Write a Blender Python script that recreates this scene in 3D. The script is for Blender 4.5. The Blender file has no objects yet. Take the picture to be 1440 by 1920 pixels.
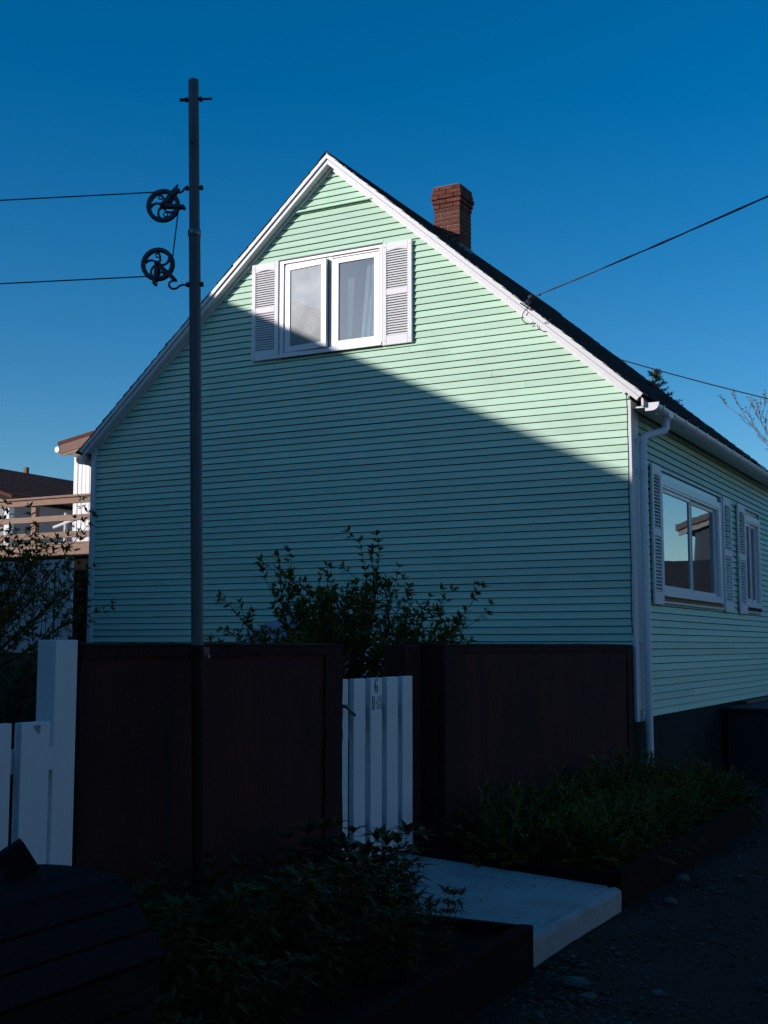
import bpy, math, random
from mathutils import Vector, Matrix, Euler
R = math.radians
rnd = random.Random(11)
S = bpy.context.scene
COL = S.collection

# ------------------------------------------------------------------ camera, sky, sun, exposure
cam_d = bpy.data.cameras.new('camera'); cam = bpy.data.objects.new('camera', cam_d); COL.objects.link(cam)
cam.location = (0, 0, 1.6)
cam.rotation_euler = (R(90 + 6.19), 0, R(27.95))
cam_d.sensor_fit = 'VERTICAL'; cam_d.sensor_height = 36; cam_d.sensor_width = 27
cam_d.lens = 36 * 2305 / 1920
cam_d.clip_start = 0.05; cam_d.clip_end = 2000
S.camera = cam

SUN_TRAVEL = Vector((0.75, 1.0, -0.373)).normalized()
to_sun = -SUN_TRAVEL
elev = math.asin(to_sun.z); azim = math.atan2(to_sun.x, to_sun.y)
W = bpy.data.worlds.new('World'); S.world = W; W.use_nodes = True
wn = W.node_tree.nodes; wl = W.node_tree.links
for n in list(wn): wn.remove(n)
sky = wn.new('ShaderNodeTexSky'); sky.sky_type = 'NISHITA'; sky.sun_disc = False
sky.sun_elevation = elev; sky.sun_rotation = azim
sky.altitude = 0; sky.air_density = 1.0; sky.dust_density = 0.35; sky.ozone_density = 3.6
hs = wn.new('ShaderNodeHueSaturation'); hs.inputs['Saturation'].default_value = 1.37
bg = wn.new('ShaderNodeBackground'); bg.inputs['Strength'].default_value = 0.124
wo = wn.new('ShaderNodeOutputWorld')
wl.new(sky.outputs[0], hs.inputs['Color']); wl.new(hs.outputs[0], bg.inputs[0]); wl.new(bg.outputs[0], wo.inputs[0])

sl = bpy.data.lights.new('sun', 'SUN'); sl.energy = 4.15; sl.angle = R(0.53); sl.color = (1.0, 0.93, 0.905)
sun = bpy.data.objects.new('sun', sl); COL.objects.link(sun)
sun.rotation_euler = SUN_TRAVEL.to_track_quat('-Z', 'Y').to_euler(); sun.location = (-20, -20, 20)

S.view_settings.view_transform = 'Standard'; S.view_settings.look = 'None'
S.view_settings.exposure = 0.0; S.view_settings.gamma = 1.0
S.view_settings.use_curve_mapping = False

# ------------------------------------------------------------------ materials
def mat(name, col, rough=0.6, nscale=0, namt=0.0, stretch=(1, 1, 1), bump=0.0, bscale=None, metal=0.0,
        rvar=0.0, spec=0.5, col2=None, stain=0.0, sscale=1.0, translucent=0.0):
    m = bpy.data.materials.new(name); m.use_nodes = True
    nt = m.node_tree; N = nt.nodes; L = nt.links
    b = N['Principled BSDF']; b.inputs['Roughness'].default_value = rough; b.inputs['Metallic'].default_value = metal
    b.inputs['Specular IOR Level'].default_value = spec
    tc = N.new('ShaderNodeTexCoord'); mp = N.new('ShaderNodeMapping'); mp.inputs['Scale'].default_value = stretch
    L.new(tc.outputs['Object'], mp.inputs['Vector'])
    cur = None
    base = N.new('ShaderNodeRGB'); base.outputs[0].default_value = (*col, 1); cur = base.outputs[0]
    def mixc(fac, c2):
        nonlocal cur
        mx = N.new('ShaderNodeMix'); mx.data_type = 'RGBA'
        if isinstance(fac, float): mx.inputs[0].default_value = fac
        else: L.new(fac, mx.inputs[0])
        L.new(cur, mx.inputs[6]); mx.inputs[7].default_value = (*c2, 1); cur = mx.outputs[2]
    if nscale:
        nz = N.new('ShaderNodeTexNoise'); nz.inputs['Scale'].default_value = nscale; nz.inputs['Detail'].default_value = 6
        nz.inputs['Roughness'].default_value = 0.65
        L.new(mp.outputs[0], nz.inputs['Vector'])
        rp = N.new('ShaderNodeMapRange'); rp.inputs[1].default_value = 0.3; rp.inputs[2].default_value = 0.7
        rp.inputs[3].default_value = 0; rp.inputs[4].default_value = namt
        L.new(nz.outputs[0], rp.inputs[0])
        c2 = col2 if col2 else tuple(c * 0.35 for c in col)
        mixc(rp.outputs[0], c2)
    if stain:
        nz = N.new('ShaderNodeTexNoise'); nz.inputs['Scale'].default_value = sscale; nz.inputs['Detail'].default_value = 8
        L.new(tc.outputs['Object'], nz.inputs['Vector'])
        rp = N.new('ShaderNodeMapRange'); rp.inputs[1].default_value = 0.55; rp.inputs[2].default_value = 0.75
        rp.inputs[3].default_value = 0; rp.inputs[4].default_value = stain
        L.new(nz.outputs[0], rp.inputs[0]); mixc(rp.outputs[0], tuple(c * 0.5 for c in col))
    if rvar:
        oi = N.new('ShaderNodeObjectInfo'); h = N.new('ShaderNodeHueSaturation')
        mr = N.new('ShaderNodeMapRange'); mr.inputs[3].default_value = 1 - rvar; mr.inputs[4].default_value = 1 + rvar
        L.new(oi.outputs['Random'], mr.inputs[0]); L.new(mr.outputs[0], h.inputs['Value']); L.new(cur, h.inputs['Color']); cur = h.outputs[0]
    L.new(cur, b.inputs['Base Color'])
    if bump:
        nb = N.new('ShaderNodeTexNoise'); nb.inputs['Scale'].default_value = bscale or nscale; nb.inputs['Detail'].default_value = 8
        L.new(mp.outputs[0], nb.inputs['Vector'])
        bp = N.new('ShaderNodeBump'); bp.inputs['Strength'].default_value = bump; bp.inputs['Distance'].default_value = 0.01
        L.new(nb.outputs[0], bp.inputs['Height']); L.new(bp.outputs[0], b.inputs['Normal'])
    if translucent:
        out = N['Material Output']; tr = N.new('ShaderNodeBsdfTranslucent'); L.new(cur, tr.inputs[0])
        ms = N.new('ShaderNodeMixShader'); ms.inputs[0].default_value = translucent
        L.new(b.outputs[0], ms.inputs[1]); L.new(tr.outputs[0], ms.inputs[2]); L.new(ms.outputs[0], out.inputs[0])
    return m

def glass_mat(name, dirt_glare=0.02, tint=(0.75, 0.82, 0.85), ior=3.0):
    m = bpy.data.materials.new(name); m.use_nodes = True
    N = m.node_tree.nodes; L = m.node_tree.links
    for n in list(N): N.remove(n)
    out = N.new('ShaderNodeOutputMaterial'); t = N.new('ShaderNodeBsdfTransparent'); t.inputs[0].default_value = (*tint, 1)
    g = N.new('ShaderNodeBsdfGlossy'); g.inputs['Roughness'].default_value = 0.015; g.inputs[0].default_value = (0.95, 0.97, 1, 1)
    f = N.new('ShaderNodeFresnel'); f.inputs[0].default_value = ior
    mx = N.new('ShaderNodeMixShader'); ge = N.new('ShaderNodeNewGeometry'); iv = N.new('ShaderNodeMath'); iv.operation = 'SUBTRACT'; iv.inputs[0].default_value = 1; L.new(ge.outputs['Backfacing'], iv.inputs[1])
    mu = N.new('ShaderNodeMath'); mu.operation = 'MULTIPLY'; L.new(f.outputs[0], mu.inputs[0]); L.new(iv.outputs[0], mu.inputs[1]); L.new(mu.outputs[0], mx.inputs[0]); L.new(t.outputs[0], mx.inputs[1]); L.new(g.outputs[0], mx.inputs[2])
    d = N.new('ShaderNodeBsdfDiffuse'); d.inputs[0].default_value = (0.7, 0.72, 0.72, 1)
    tc = N.new('ShaderNodeTexCoord'); nz = N.new('ShaderNodeTexNoise'); nz.inputs['Scale'].default_value = 5; nz.inputs['Detail'].default_value = 7
    L.new(tc.outputs['Object'], nz.inputs['Vector'])
    mr = N.new('ShaderNodeMapRange'); mr.inputs[1].default_value = 0.3; mr.inputs[2].default_value = 0.75; mr.inputs[3].default_value = dirt_glare * 0.8; mr.inputs[4].default_value = dirt_glare * 1.25
    L.new(nz.outputs[0], mr.inputs[0])
    film = N.new('ShaderNodeBsdfGlossy'); film.inputs['Roughness'].default_value = 0.45; film.inputs[0].default_value = (0.8, 0.8, 0.8, 1)
    df = N.new('ShaderNodeMixShader'); df.inputs[0].default_value = 0.11; L.new(d.outputs[0], df.inputs[1]); L.new(film.outputs[0], df.inputs[2])
    m2 = N.new('ShaderNodeMixShader'); L.new(mr.outputs[0], m2.inputs[0]); L.new(mx.outputs[0], m2.inputs[1]); L.new(df.outputs[0], m2.inputs[2])
    L.new(m2.outputs[0], out.inputs[0])
    # wavy glass
    nb = N.new('ShaderNodeTexNoise'); nb.inputs['Scale'].default_value = 1.4; nb.inputs['Detail'].default_value = 1
    L.new(tc.outputs['Object'], nb.inputs['Vector'])
    bp = N.new('ShaderNodeBump'); bp.inputs['Strength'].default_value = 0.12; bp.inputs['Distance'].default_value = 0.01
    L.new(nb.outputs[0], bp.inputs['Height']); L.new(bp.outputs[0], g.inputs['Normal'])
    return m

M = {}
M['mint'] = mat('mint_paint', (0.535, 0.745, 0.57), 0.55, 14, 0.14, (0.35, 0.35, 6), bump=0.12, bscale=22, rvar=0.06, spec=0.25, stain=0.18, sscale=2.2)
M['white'] = mat('white_paint', (0.70, 0.70, 0.70), 0.45, 9, 0.10, (1, 1, 0.25), bump=0.05, bscale=40, spec=0.35, stain=0.10, sscale=3)
M['vinyl'] = mat('white_vinyl', (0.74, 0.735, 0.735), 0.35, 6, 0.06, spec=0.4)
M['shutter'] = mat('shutter_plastic', (0.80, 0.775, 0.78), 0.5, 30, 0.08, (1, 1, 5), bump=0.05, spec=0.3)
M['roof'] = mat('dark_shingle', (0.018, 0.020, 0.022), 0.95, 60, 0.6, bump=0.8, bscale=160, spec=0.15, col2=(0.045, 0.047, 0.05))
M['brick'] = mat('red_brick', (0.165, 0.055, 0.038), 0.85, 45, 0.8, (2.2, 2.2, 0.25), bump=0.6, bscale=90, rvar=0.22, spec=0.2, col2=(0.065, 0.024, 0.019))
M['mortar'] = mat('mortar', (0.30, 0.25, 0.20), 0.95, 30, 0.5, bump=0.5)
M['lead'] = mat('lead_flashing', (0.10, 0.11, 0.12), 0.6, 8, 0.4, metal=0.3)
M['foundation'] = mat('painted_foundation', (0.022, 0.030, 0.030), 0.85, 7, 0.5, bump=0.5, bscale=30, spec=0.1)
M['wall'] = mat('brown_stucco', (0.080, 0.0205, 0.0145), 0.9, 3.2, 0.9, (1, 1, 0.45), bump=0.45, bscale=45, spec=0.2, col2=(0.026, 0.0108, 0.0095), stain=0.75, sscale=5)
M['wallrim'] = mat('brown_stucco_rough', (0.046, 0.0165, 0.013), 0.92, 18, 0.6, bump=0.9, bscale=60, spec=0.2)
M['pole'] = mat('galvanised_pipe', (0.13, 0.135, 0.14), 0.6, 12, 0.5, (1, 1, 0.2), bump=0.15, bscale=60, metal=0.2, stain=0.5, sscale=9)
M['polepaint'] = mat('brown_pipe_paint', (0.032, 0.013, 0.011), 0.75, 10, 0.4, bump=0.2, spec=0.15)
M['iron'] = mat('dark_cast_iron', (0.07, 0.08, 0.09), 0.55, 20, 0.5, bump=0.2, metal=0.4)
M['steel'] = mat('dull_steel', (0.22, 0.22, 0.23), 0.45, 15, 0.3, metal=0.7)
M['cord'] = mat('dark_cord', (0.03, 0.03, 0.04), 0.8, 40, 0.3)
M['concrete'] = mat('pale_concrete', (0.39, 0.385, 0.37), 0.9, 3.5, 0.65, bump=0.35, bscale=55, spec=0.2, col2=(0.22, 0.22, 0.21), stain=0.5, sscale=9)
M['ground'] = mat('gravel_ground', (0.046, 0.026, 0.018), 0.98, 22, 0.7, bump=1.0, bscale=70, spec=0.15, col2=(0.02, 0.012, 0.009))
M['stone'] = mat('grey_stone', (0.17, 0.13, 0.11), 0.9, 30, 0.6, bump=0.4, rvar=0.5, spec=0.2)
M['rock'] = mat('pale_rock', (0.13, 0.115, 0.10), 0.9, 16, 0.6, bump=0.6, spec=0.2)
M['yard'] = mat('yard_soil', (0.030, 0.034, 0.018), 1.0, 9, 0.6, bump=1.0, bscale=40, spec=0.1)
M['soil'] = mat('planter_soil', (0.018, 0.014, 0.011), 1.0, 22, 0.5, bump=1.0, bscale=60, spec=0.1)
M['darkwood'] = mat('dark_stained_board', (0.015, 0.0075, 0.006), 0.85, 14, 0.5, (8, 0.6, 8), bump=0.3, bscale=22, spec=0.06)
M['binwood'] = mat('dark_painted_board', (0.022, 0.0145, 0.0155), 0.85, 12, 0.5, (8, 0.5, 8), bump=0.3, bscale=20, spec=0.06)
M['deck'] = mat('weathered_brown_board', (0.36, 0.245, 0.185), 0.85, 9, 0.45, (0.8, 6, 6), bump=0.25, bscale=18, rvar=0.08, spec=0.2)
M['deckdark'] = mat('dark_board', (0.013, 0.011, 0.011), 0.9, 9, 0.5, spec=0.05)  # on the deck skirt this near-black stands for shade
M['fascia'] = mat('brown_fascia', (0.17, 0.075, 0.055), 0.6, 6, 0.3, spec=0.3)
M['brownroof'] = mat('brown_shingle', (0.13, 0.055, 0.04), 0.95, 30, 0.5, bump=0.5, bscale=60, spec=0.15, rvar=0.12)
M['rawwood'] = mat('raw_wood', (0.36, 0.22, 0.10), 0.8, 10, 0.5, (8, 0.5, 8), spec=0.2)
M['greenwood'] = mat('dark_green_board', (0.022, 0.034, 0.035), 0.7, 9, 0.4, spec=0.3)
M['leafA'] = mat('shrub_leaf', (0.115, 0.115, 0.014), 0.6, 12, 0.5, spec=0.15, translucent=0.15)
M['leafB'] = mat('perennial_leaf', (0.058, 0.058, 0.009), 0.6, 12, 0.5, spec=0.15, translucent=0.12)
M['leafC'] = mat('feathery_leaf', (0.125, 0.12, 0.010), 0.55, 12, 0.5, spec=0.25, translucent=0.15)
M['needle'] = mat('spruce_needle', (0.065, 0.075, 0.035), 0.6, 6, 0.5, spec=0.2, col2=(0.10, 0.07, 0.03))
M['bark'] = mat('bark', (0.06, 0.045, 0.033), 0.9, 20, 0.5, spec=0.2)
M['greybark'] = mat('grey_bark', (0.22, 0.17, 0.125), 0.9, 20, 0.5, spec=0.2)
M['dryleaf'] = mat('dry_leaf', (0.16, 0.12, 0.05), 0.7, 6, 0.4, spec=0.2)
M['black'] = mat('black_print', (0.012, 0.012, 0.012), 0.6)
M['lace'] = mat('lace_curtain', (0.85, 0.85, 0.83), 0.9, 40, 0.75, col2=(0.30, 0.32, 0.34), translucent=0.4)
M['curtain'] = mat('grey_curtain', (0.32, 0.33, 0.33), 0.9, 6, 0.3, (8, 8, 0.2), translucent=0.3)
M['shadowback'] = mat('black_shadow_backing', (0.016, 0.019, 0.018), 0.9, 5, 0.2, spec=0.05)  # black backing seen in the board gaps, standing for their shadow lines
M['inside'] = mat('dim_room_paint', (0.07, 0.085, 0.08), 0.9, 2, 0.2)
M['glass'] = glass_mat('window_glass', 0.015)
M['dustglare'] = glass_mat('dust_glare_glass', 0.26, ior=11.0)  # strong pale film stands in for sun glare as well as dust
M['sideglass'] = glass_mat('coated_window_glass', 0.01, ior=6.0)
M['greyroof'] = mat('grey_shingle', (0.13, 0.125, 0.12), 0.95, 30, 0.5, bump=0.5, bscale=70, spec=0.15)
M['redboard'] = mat('brown_red_board', (0.16, 0.085, 0.075), 0.7, 6, 0.3, spec=0.3)
M['greyboard'] = mat('grey_board', (0.28, 0.28, 0.28), 0.7, 6, 0.3, spec=0.3)
M['slateboard'] = mat('slate_blue_board', (0.05, 0.065, 0.08), 0.7, 6, 0.3, spec=0.3)
M['tarp'] = mat('pale_cover', (0.55, 0.57, 0.62), 0.5, 3, 0.2, spec=0.3)

# ------------------------------------------------------------------ builders
class MB:
    def __init__(s): s.v = []; s.f = []
    def add(s, vs, fs):
        o = len(s.v); s.v += [tuple(v) for v in vs]; s.f += [tuple(i + o for i in f) for f in fs]; return s
    def box(s, x0, x1, y0, y1, z0, z1):
        return s.add([(x0,y0,z0),(x1,y0,z0),(x1,y1,z0),(x0,y1,z0),(x0,y0,z1),(x1,y0,z1),(x1,y1,z1),(x0,y1,z1)],
                     [(0,3,2,1),(4,5,6,7),(0,1,5,4),(1,2,6,5),(2,3,7,6),(3,0,4,7)])
    def bbox(s, x0, x1, y0, y1, z0, z1, c=0.004):
        # box with chamfered vertical and horizontal edges (24 verts)
        vs = []; 
        X=(x0,x1);Yy=(y0,y1);Zz=(z0,z1)
        idx={}
        for i in (0,1):
            for j in (0,1):
                for k in (0,1):
                    sx=c if i==0 else -c; sy=c if j==0 else -c; sz=c if k==0 else -c
                    idx[i,j,k,0]=len(vs); vs.append((X[i],Yy[j]+sy,Zz[k]+sz))
                    idx[i,j,k,1]=len(vs); vs.append((X[i]+sx,Yy[j],Zz[k]+sz))
                    idx[i,j,k,2]=len(vs); vs.append((X[i]+sx,Yy[j]+sy,Zz[k]))
        F=[]
        I=idx
        F.append((I[0,0,0,0],I[0,0,1,0],I[0,1,1,0],I[0,1,0,0])); F.append((I[1,0,0,0],I[1,1,0,0],I[1,1,1,0],I[1,0,1,0]))
        F.append((I[0,0,0,1],I[1,0,0,1],I[1,0,1,1],I[0,0,1,1])); F.append((I[0,1,0,1],I[0,1,1,1],I[1,1,1,1],I[1,1,0,1]))
        F.append((I[0,0,0,2],I[0,1,0,2],I[1,1,0,2],I[1,0,0,2])); F.append((I[0,0,1,2],I[1,0,1,2],I[1,1,1,2],I[0,1,1,2]))
        for i in (0,1):
            for j in (0,1): F.append((I[i,j,0,0],I[i,j,1,0],I[i,j,1,1],I[i,j,0,1]))
        for i in (0,1):
            for k in (0,1): F.append((I[i,0,k,0],I[i,1,k,0],I[i,1,k,2],I[i,0,k,2]))
        for j in (0,1):
            for k in (0,1): F.append((I[0,j,k,1],I[1,j,k,1],I[1,j,k,2],I[0,j,k,2]))
        for i in (0,1):
            for j in (0,1):
                for k in (0,1): F.append((I[i,j,k,0],I[i,j,k,1],I[i,j,k,2]))
        return s.add(vs,F)
    def prism(s, poly, fn0, fn1):
        n = len(poly)
        vs = [fn0(p) for p in poly] + [fn1(p) for p in poly]
        fs = [tuple(range(n))[::-1], tuple(range(n, 2*n))] + [(i, (i+1)%n, n+(i+1)%n, n+i) for i in range(n)]
        return s.add(vs, fs)
    def tube(s, pts, rad, sides=8, cap=True):
        pts = [Vector(p) for p in pts]
        if not hasattr(rad, '__len__'): rad = [rad]*len(pts)
        vs=[]; fs=[]
        up=None
        for i,p in enumerate(pts):
            d = (pts[min(i+1,len(pts)-1)]-pts[max(i-1,0)])
            if d.length < 1e-9: d = Vector((0,0,1))
            d.normalize()
            if up is None:
                a = Vector((0,0,1)) if abs(d.z)<0.9 else Vector((1,0,0))
                up = d.cross(a).normalized()
            up = (up - d*up.dot(d)).normalized(); w = d.cross(up)
            for k in range(sides):
                t = 2*math.pi*k/sides
                vs.append(p + (up*math.cos(t)+w*math.sin(t))*rad[i])
        for i in range(len(pts)-1):
            for k in range(sides):
                a=i*sides+k; b=i*sides+(k+1)%sides
                fs.append((a,b,b+sides,a+sides))
        if cap:
            fs.append(tuple(range(sides))[::-1]); fs.append(tuple(range((len(pts)-1)*sides,len(pts)*sides)))
        return s.add(vs,fs)
    def obbox(s, c, ax, ay, az):
        c=Vector(c);ax=Vector(ax);ay=Vector(ay);az=Vector(az)
        P=[c+ax*i+ay*j+az*k for k in(-1,1) for j in(-1,1) for i in(-1,1)]
        return s.add(P,[(0,2,3,1),(4,5,7,6),(0,1,5,4),(1,3,7,5),(3,2,6,7),(2,0,4,6)])
    def leaf(s, p, d, n, L, Wd, droop=0.15):
        d=d.normalized(); side=d.cross(n)
        if side.length<1e-4: side=d.cross(Vector((1,0,0)))
        side.normalize(); n=side.cross(d)
        mid=p+d*L*0.45+n*(-0.0)*L; tip=p+d*L-n*droop*L
        l=p+d*L*0.42+side*Wd*0.5+n*Wd*0.16; r=p+d*L*0.42-side*Wd*0.5+n*Wd*0.16
        return s.add([p,l,r,mid,tip],[(0,2,3),(0,3,1),(3,2,4),(3,4,1)])
    def mesh(s, name):
        me = bpy.data.meshes.new(name); me.from_pydata(s.v, [], s.f); me.update(); return me

def root(name, loc, label, cat, group=None, rotz=0):
    o = bpy.data.objects.new(name, None); COL.objects.link(o); o.location = loc; o.rotation_euler = (0, 0, rotz)
    o.empty_display_size = 0.2
    o['label'] = label; o['category'] = cat
    if group: o['group'] = group
    o['_w'] = tuple(loc)
    return o
def absloc(o):
    p = Vector((0,0,0))
    while o is not None:
        p += Vector(o.location); o = o.parent
    return p
def part(name, mb, m, parent, smooth=False, label=None, kind=None, local=False, me=None, auto=None):
    """mb in world coordinates (or local coordinates if local)"""
    if me is None:
        if not local:
            off = absloc(parent)
            mb.v = [(a-off.x, b-off.y, c-off.z) for a,b,c in mb.v]
        me = mb.mesh(name); me.materials.append(M[m])
        if smooth:
            for p in me.polygons: p.use_smooth = True
            if auto: me.set_sharp_from_angle(angle=R(auto))
    o = bpy.data.objects.new(name, me); COL.objects.link(o); o.parent = parent
    if label: o['label'] = label
    if kind: o['kind'] = kind
    return o
def single(name, mb, m, label=None, cat=None, group=None, kind=None, smooth=False, loc=(0,0,0), me=None, auto=None):
    if me is None:
        mb.v = [(a-loc[0], b-loc[1], c-loc[2]) for a,b,c in mb.v]
        me = mb.mesh(name); me.materials.append(M[m])
        if smooth:
            for p in me.polygons: p.use_smooth = True
            if auto: me.set_sharp_from_angle(angle=R(auto))
    o = bpy.data.objects.new(name, me); COL.objects.link(o); o.location = loc
    if label: o['label'] = label
    if cat: o['category'] = cat
    if group: o['group'] = group
    if kind: o['kind'] = kind
    return o
def inst(o, parent, loc=None, rot=None, scale=None):
    c = o.copy(); COL.objects.link(c); c.parent = parent
    if loc is not None: c.location = loc
    if rot is not None: c.rotation_euler = rot
    if scale is not None: c.scale = scale
    return c

# ------------------------------------------------------------------ ground
def gz(x,y):      # gravel banked up towards the slab and the planters
    return 0.062*max(0,min(1,(-1.35-x)/.7))*max(0,min(1,(y-4.2)/1.2))*max(0,min(1,(14-y)/2))
gm = MB()
xs=[-400,-60,-20,-8,-5,-3.7,-2.8,-2.3,-2.05,-1.7,-1.35,-1.0,-0.4,0.4,1.5,4,10,30,400]; ys=[-400,-60,-20,-5,0,2,3,4,5,6,7,8,9,10,11,12,14,18,30,60,400]
gv=[];gf=[]
for y in ys:
    for x in xs:
        near = (-3.9<x<5 and 1<y<16)
        gv.append((x,y,(rnd.uniform(-0.012,0.006) if near else 0.0)+gz(x,y)))
nx=len(xs)
for j in range(len(ys)-1):
    for i in range(nx-1): gf.append((j*nx+i,j*nx+i+1,(j+1)*nx+i+1,(j+1)*nx+i))
gm.add(gv,gf); single('ground', gm, 'ground', kind='structure')
# raised yard behind the boundary wall
ym = MB()
yx=[-3.72,-5,-7,-9,-12,-20,-45]; yz=[0.32,0.55,0.95,1.25,1.5,1.7,1.8]; yy=[-24,-5,2,5,7,9,11.85,14,20,60]
yv=[(x,y,z+rnd.uniform(-.03,.03)) for y in yy for x,z in zip(yx,yz)]; n=len(yx)
yf=[(j*n+i+1,j*n+i,(j+1)*n+i,(j+1)*n+i+1) for j in range(len(yy)-1) for i in range(n-1)]
ym.add(yv,yf); single('yard', ym, 'yard', kind='structure')

# gravel
def pebble(mb, c, r, q):
    t=(1+5**.5)/2
    vs=[(-1,t,0),(1,t,0),(-1,-t,0),(1,-t,0),(0,-1,t),(0,1,t),(0,-1,-t),(0,1,-t),(t,0,-1),(t,0,1),(-t,0,-1),(-t,0,1)]
    fs=[(0,11,5),(0,5,1),(0,1,7),(0,7,10),(0,10,11),(1,5,9),(5,11,4),(11,10,2),(10,7,6),(7,1,8),(3,9,4),(3,4,2),(3,2,6),(3,6,8),(3,8,9),(4,9,5),(2,4,11),(6,2,10),(8,6,7),(9,8,1)]
    sx,sy,sz=r*q.uniform(.7,1.3),r*q.uniform(.6,1.1),r*q.uniform(.35,.7); a=q.uniform(0,6.28)
    out=[]
    for v in vs:
        k=q.uniform(.8,1.12)/1.9
        x,y,z=v[0]*sx*k,v[1]*sy*k,v[2]*sz*k
        out.append((c[0]+x*math.cos(a)-y*math.sin(a),c[1]+x*math.sin(a)+y*math.cos(a),c[2]+z))
    mb.add(out,fs)
def octa(mb,c,r,q):
    a=q.uniform(0,6.28);sx=r*q.uniform(.7,1.4);sy=r*q.uniform(.6,1.1);sz=r*q.uniform(.35,.7)
    vs=[(sx,0,0),(0,sy,0),(-sx*.8,0,0),(0,-sy*.9,0),(sx*.1,sy*.1,sz),(0,0,-sz)]
    mb.add([(c[0]+x*math.cos(a)-y*math.sin(a),c[1]+x*math.sin(a)+y*math.cos(a),c[2]+z) for x,y,z in vs],
           [(0,1,4),(1,2,4),(2,3,4),(3,0,4),(1,0,5),(2,1,5),(3,2,5),(0,3,5)])
gq=random.Random(3)
for kk,(cnt,mm) in enumerate(((16000,'stone'),(6000,'ground'))):
    g=MB()
    for i in range(cnt):
        y=3.2+10.5*gq.random()**1.5; x=gq.uniform(-2.25,-0.02*y+0.2)
        if 3<y<5.66 and x<-2.15: continue
        if y>5.6 and x<-2.2: continue
        dens = 0.5+0.5*math.sin(x*2.1+1.3*math.sin(y*1.1))
        if gq.random()>0.35+0.65*dens: continue
        r=gq.uniform(.004,.0125) if gq.random()<.93 else gq.uniform(.012,.024)
        (octa if r<.009 else pebble)(g,(x,y,gz(x,y)+r*.15),r,gq)
    for i in range(cnt//5):
        y=11.3+8*gq.random(); x=gq.uniform(-3.3,-0.1*y)
        octa(g,(x,y,gz(x,y)+.004),gq.uniform(.008,.02),gq)
    single('gravel' , g, mm, kind='stuff')
for (x,y,r,lab) in ((-1.94,5.55,.055,'long pale rock lying on the dark gravel, largest by the bottom edge'),(-1.85,5.42,.03,'small pale rock touching the end of the largest rock on the gravel'),
                    (-1.61,5.69,.03,'pale flattish rock alone on gravel, rightmost of the near rocks'),(-2.04,7.53,.035,'pale rock on gravel out from the slab corner'),
                    (-2.16,8.27,.05,'dull half buried rock near the foot of the far planter board'),(-2.30,8.12,.035,'small rock tight against the foot of the far planter board')):
    b=MB(); q=random.Random(int(x*1000)); pebble(b,(x,y,gz(x,y)+r*.25),r*1.4,q)
    single('rock', b,'rock',lab,'rock','loose rocks on the gravel',smooth=False,loc=(x,y,0))

# ------------------------------------------------------------------ concrete slab
sm = MB(); c=.025
def slab_z(x): return 0.185+( -2.23-x)*0.05
prof=[(-2.23,-.05),(-2.23,.168),(-2.238,.186),(-2.262,.195),(-2.285,.198),(-2.292,.192),(-2.306,.192),(-2.313,.1995),(-3.95,.30),(-3.95,-.05)]
sv=[];NY=12
for j in range(NY+1):
    y=5.70+(7.15-5.70)*j/NY
    for k,(x,z) in enumerate(prof): sv.append((x+(rnd.uniform(-.004,.004) if 0<k<8 else 0),y,z+(rnd.uniform(-.004,.004) if 0<k<8 else 0)))
n=len(prof)
sf=[(j*n+k,j*n+(k+1)%n,(j+1)*n+(k+1)%n,(j+1)*n+k) for j in range(NY) for k in range(n)]
sf+= [tuple(range(n)), tuple(range(NY*n,NY*n+n))[::-1]]
sm.add(sv,sf); single('entrance_slab', sm,'concrete','pale concrete slab sloping from the white gate to the gravel','slab',loc=(-3,6.4,0))

gb=MB(); gq2=random.Random(19)
for i in range(55):
    x=-2.29-1.25*gq2.random()**.8; y=gq2.choice([5.74+.12*gq2.random(),7.02+.12*gq2.random(),5.75+1.4*gq2.random()])
    octa(gb,(x,y,.1995+(-2.313-x)*.0614+.002),gq2.uniform(.003,.007),gq2)
single('grit',gb,'soil',kind='stuff')
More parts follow.
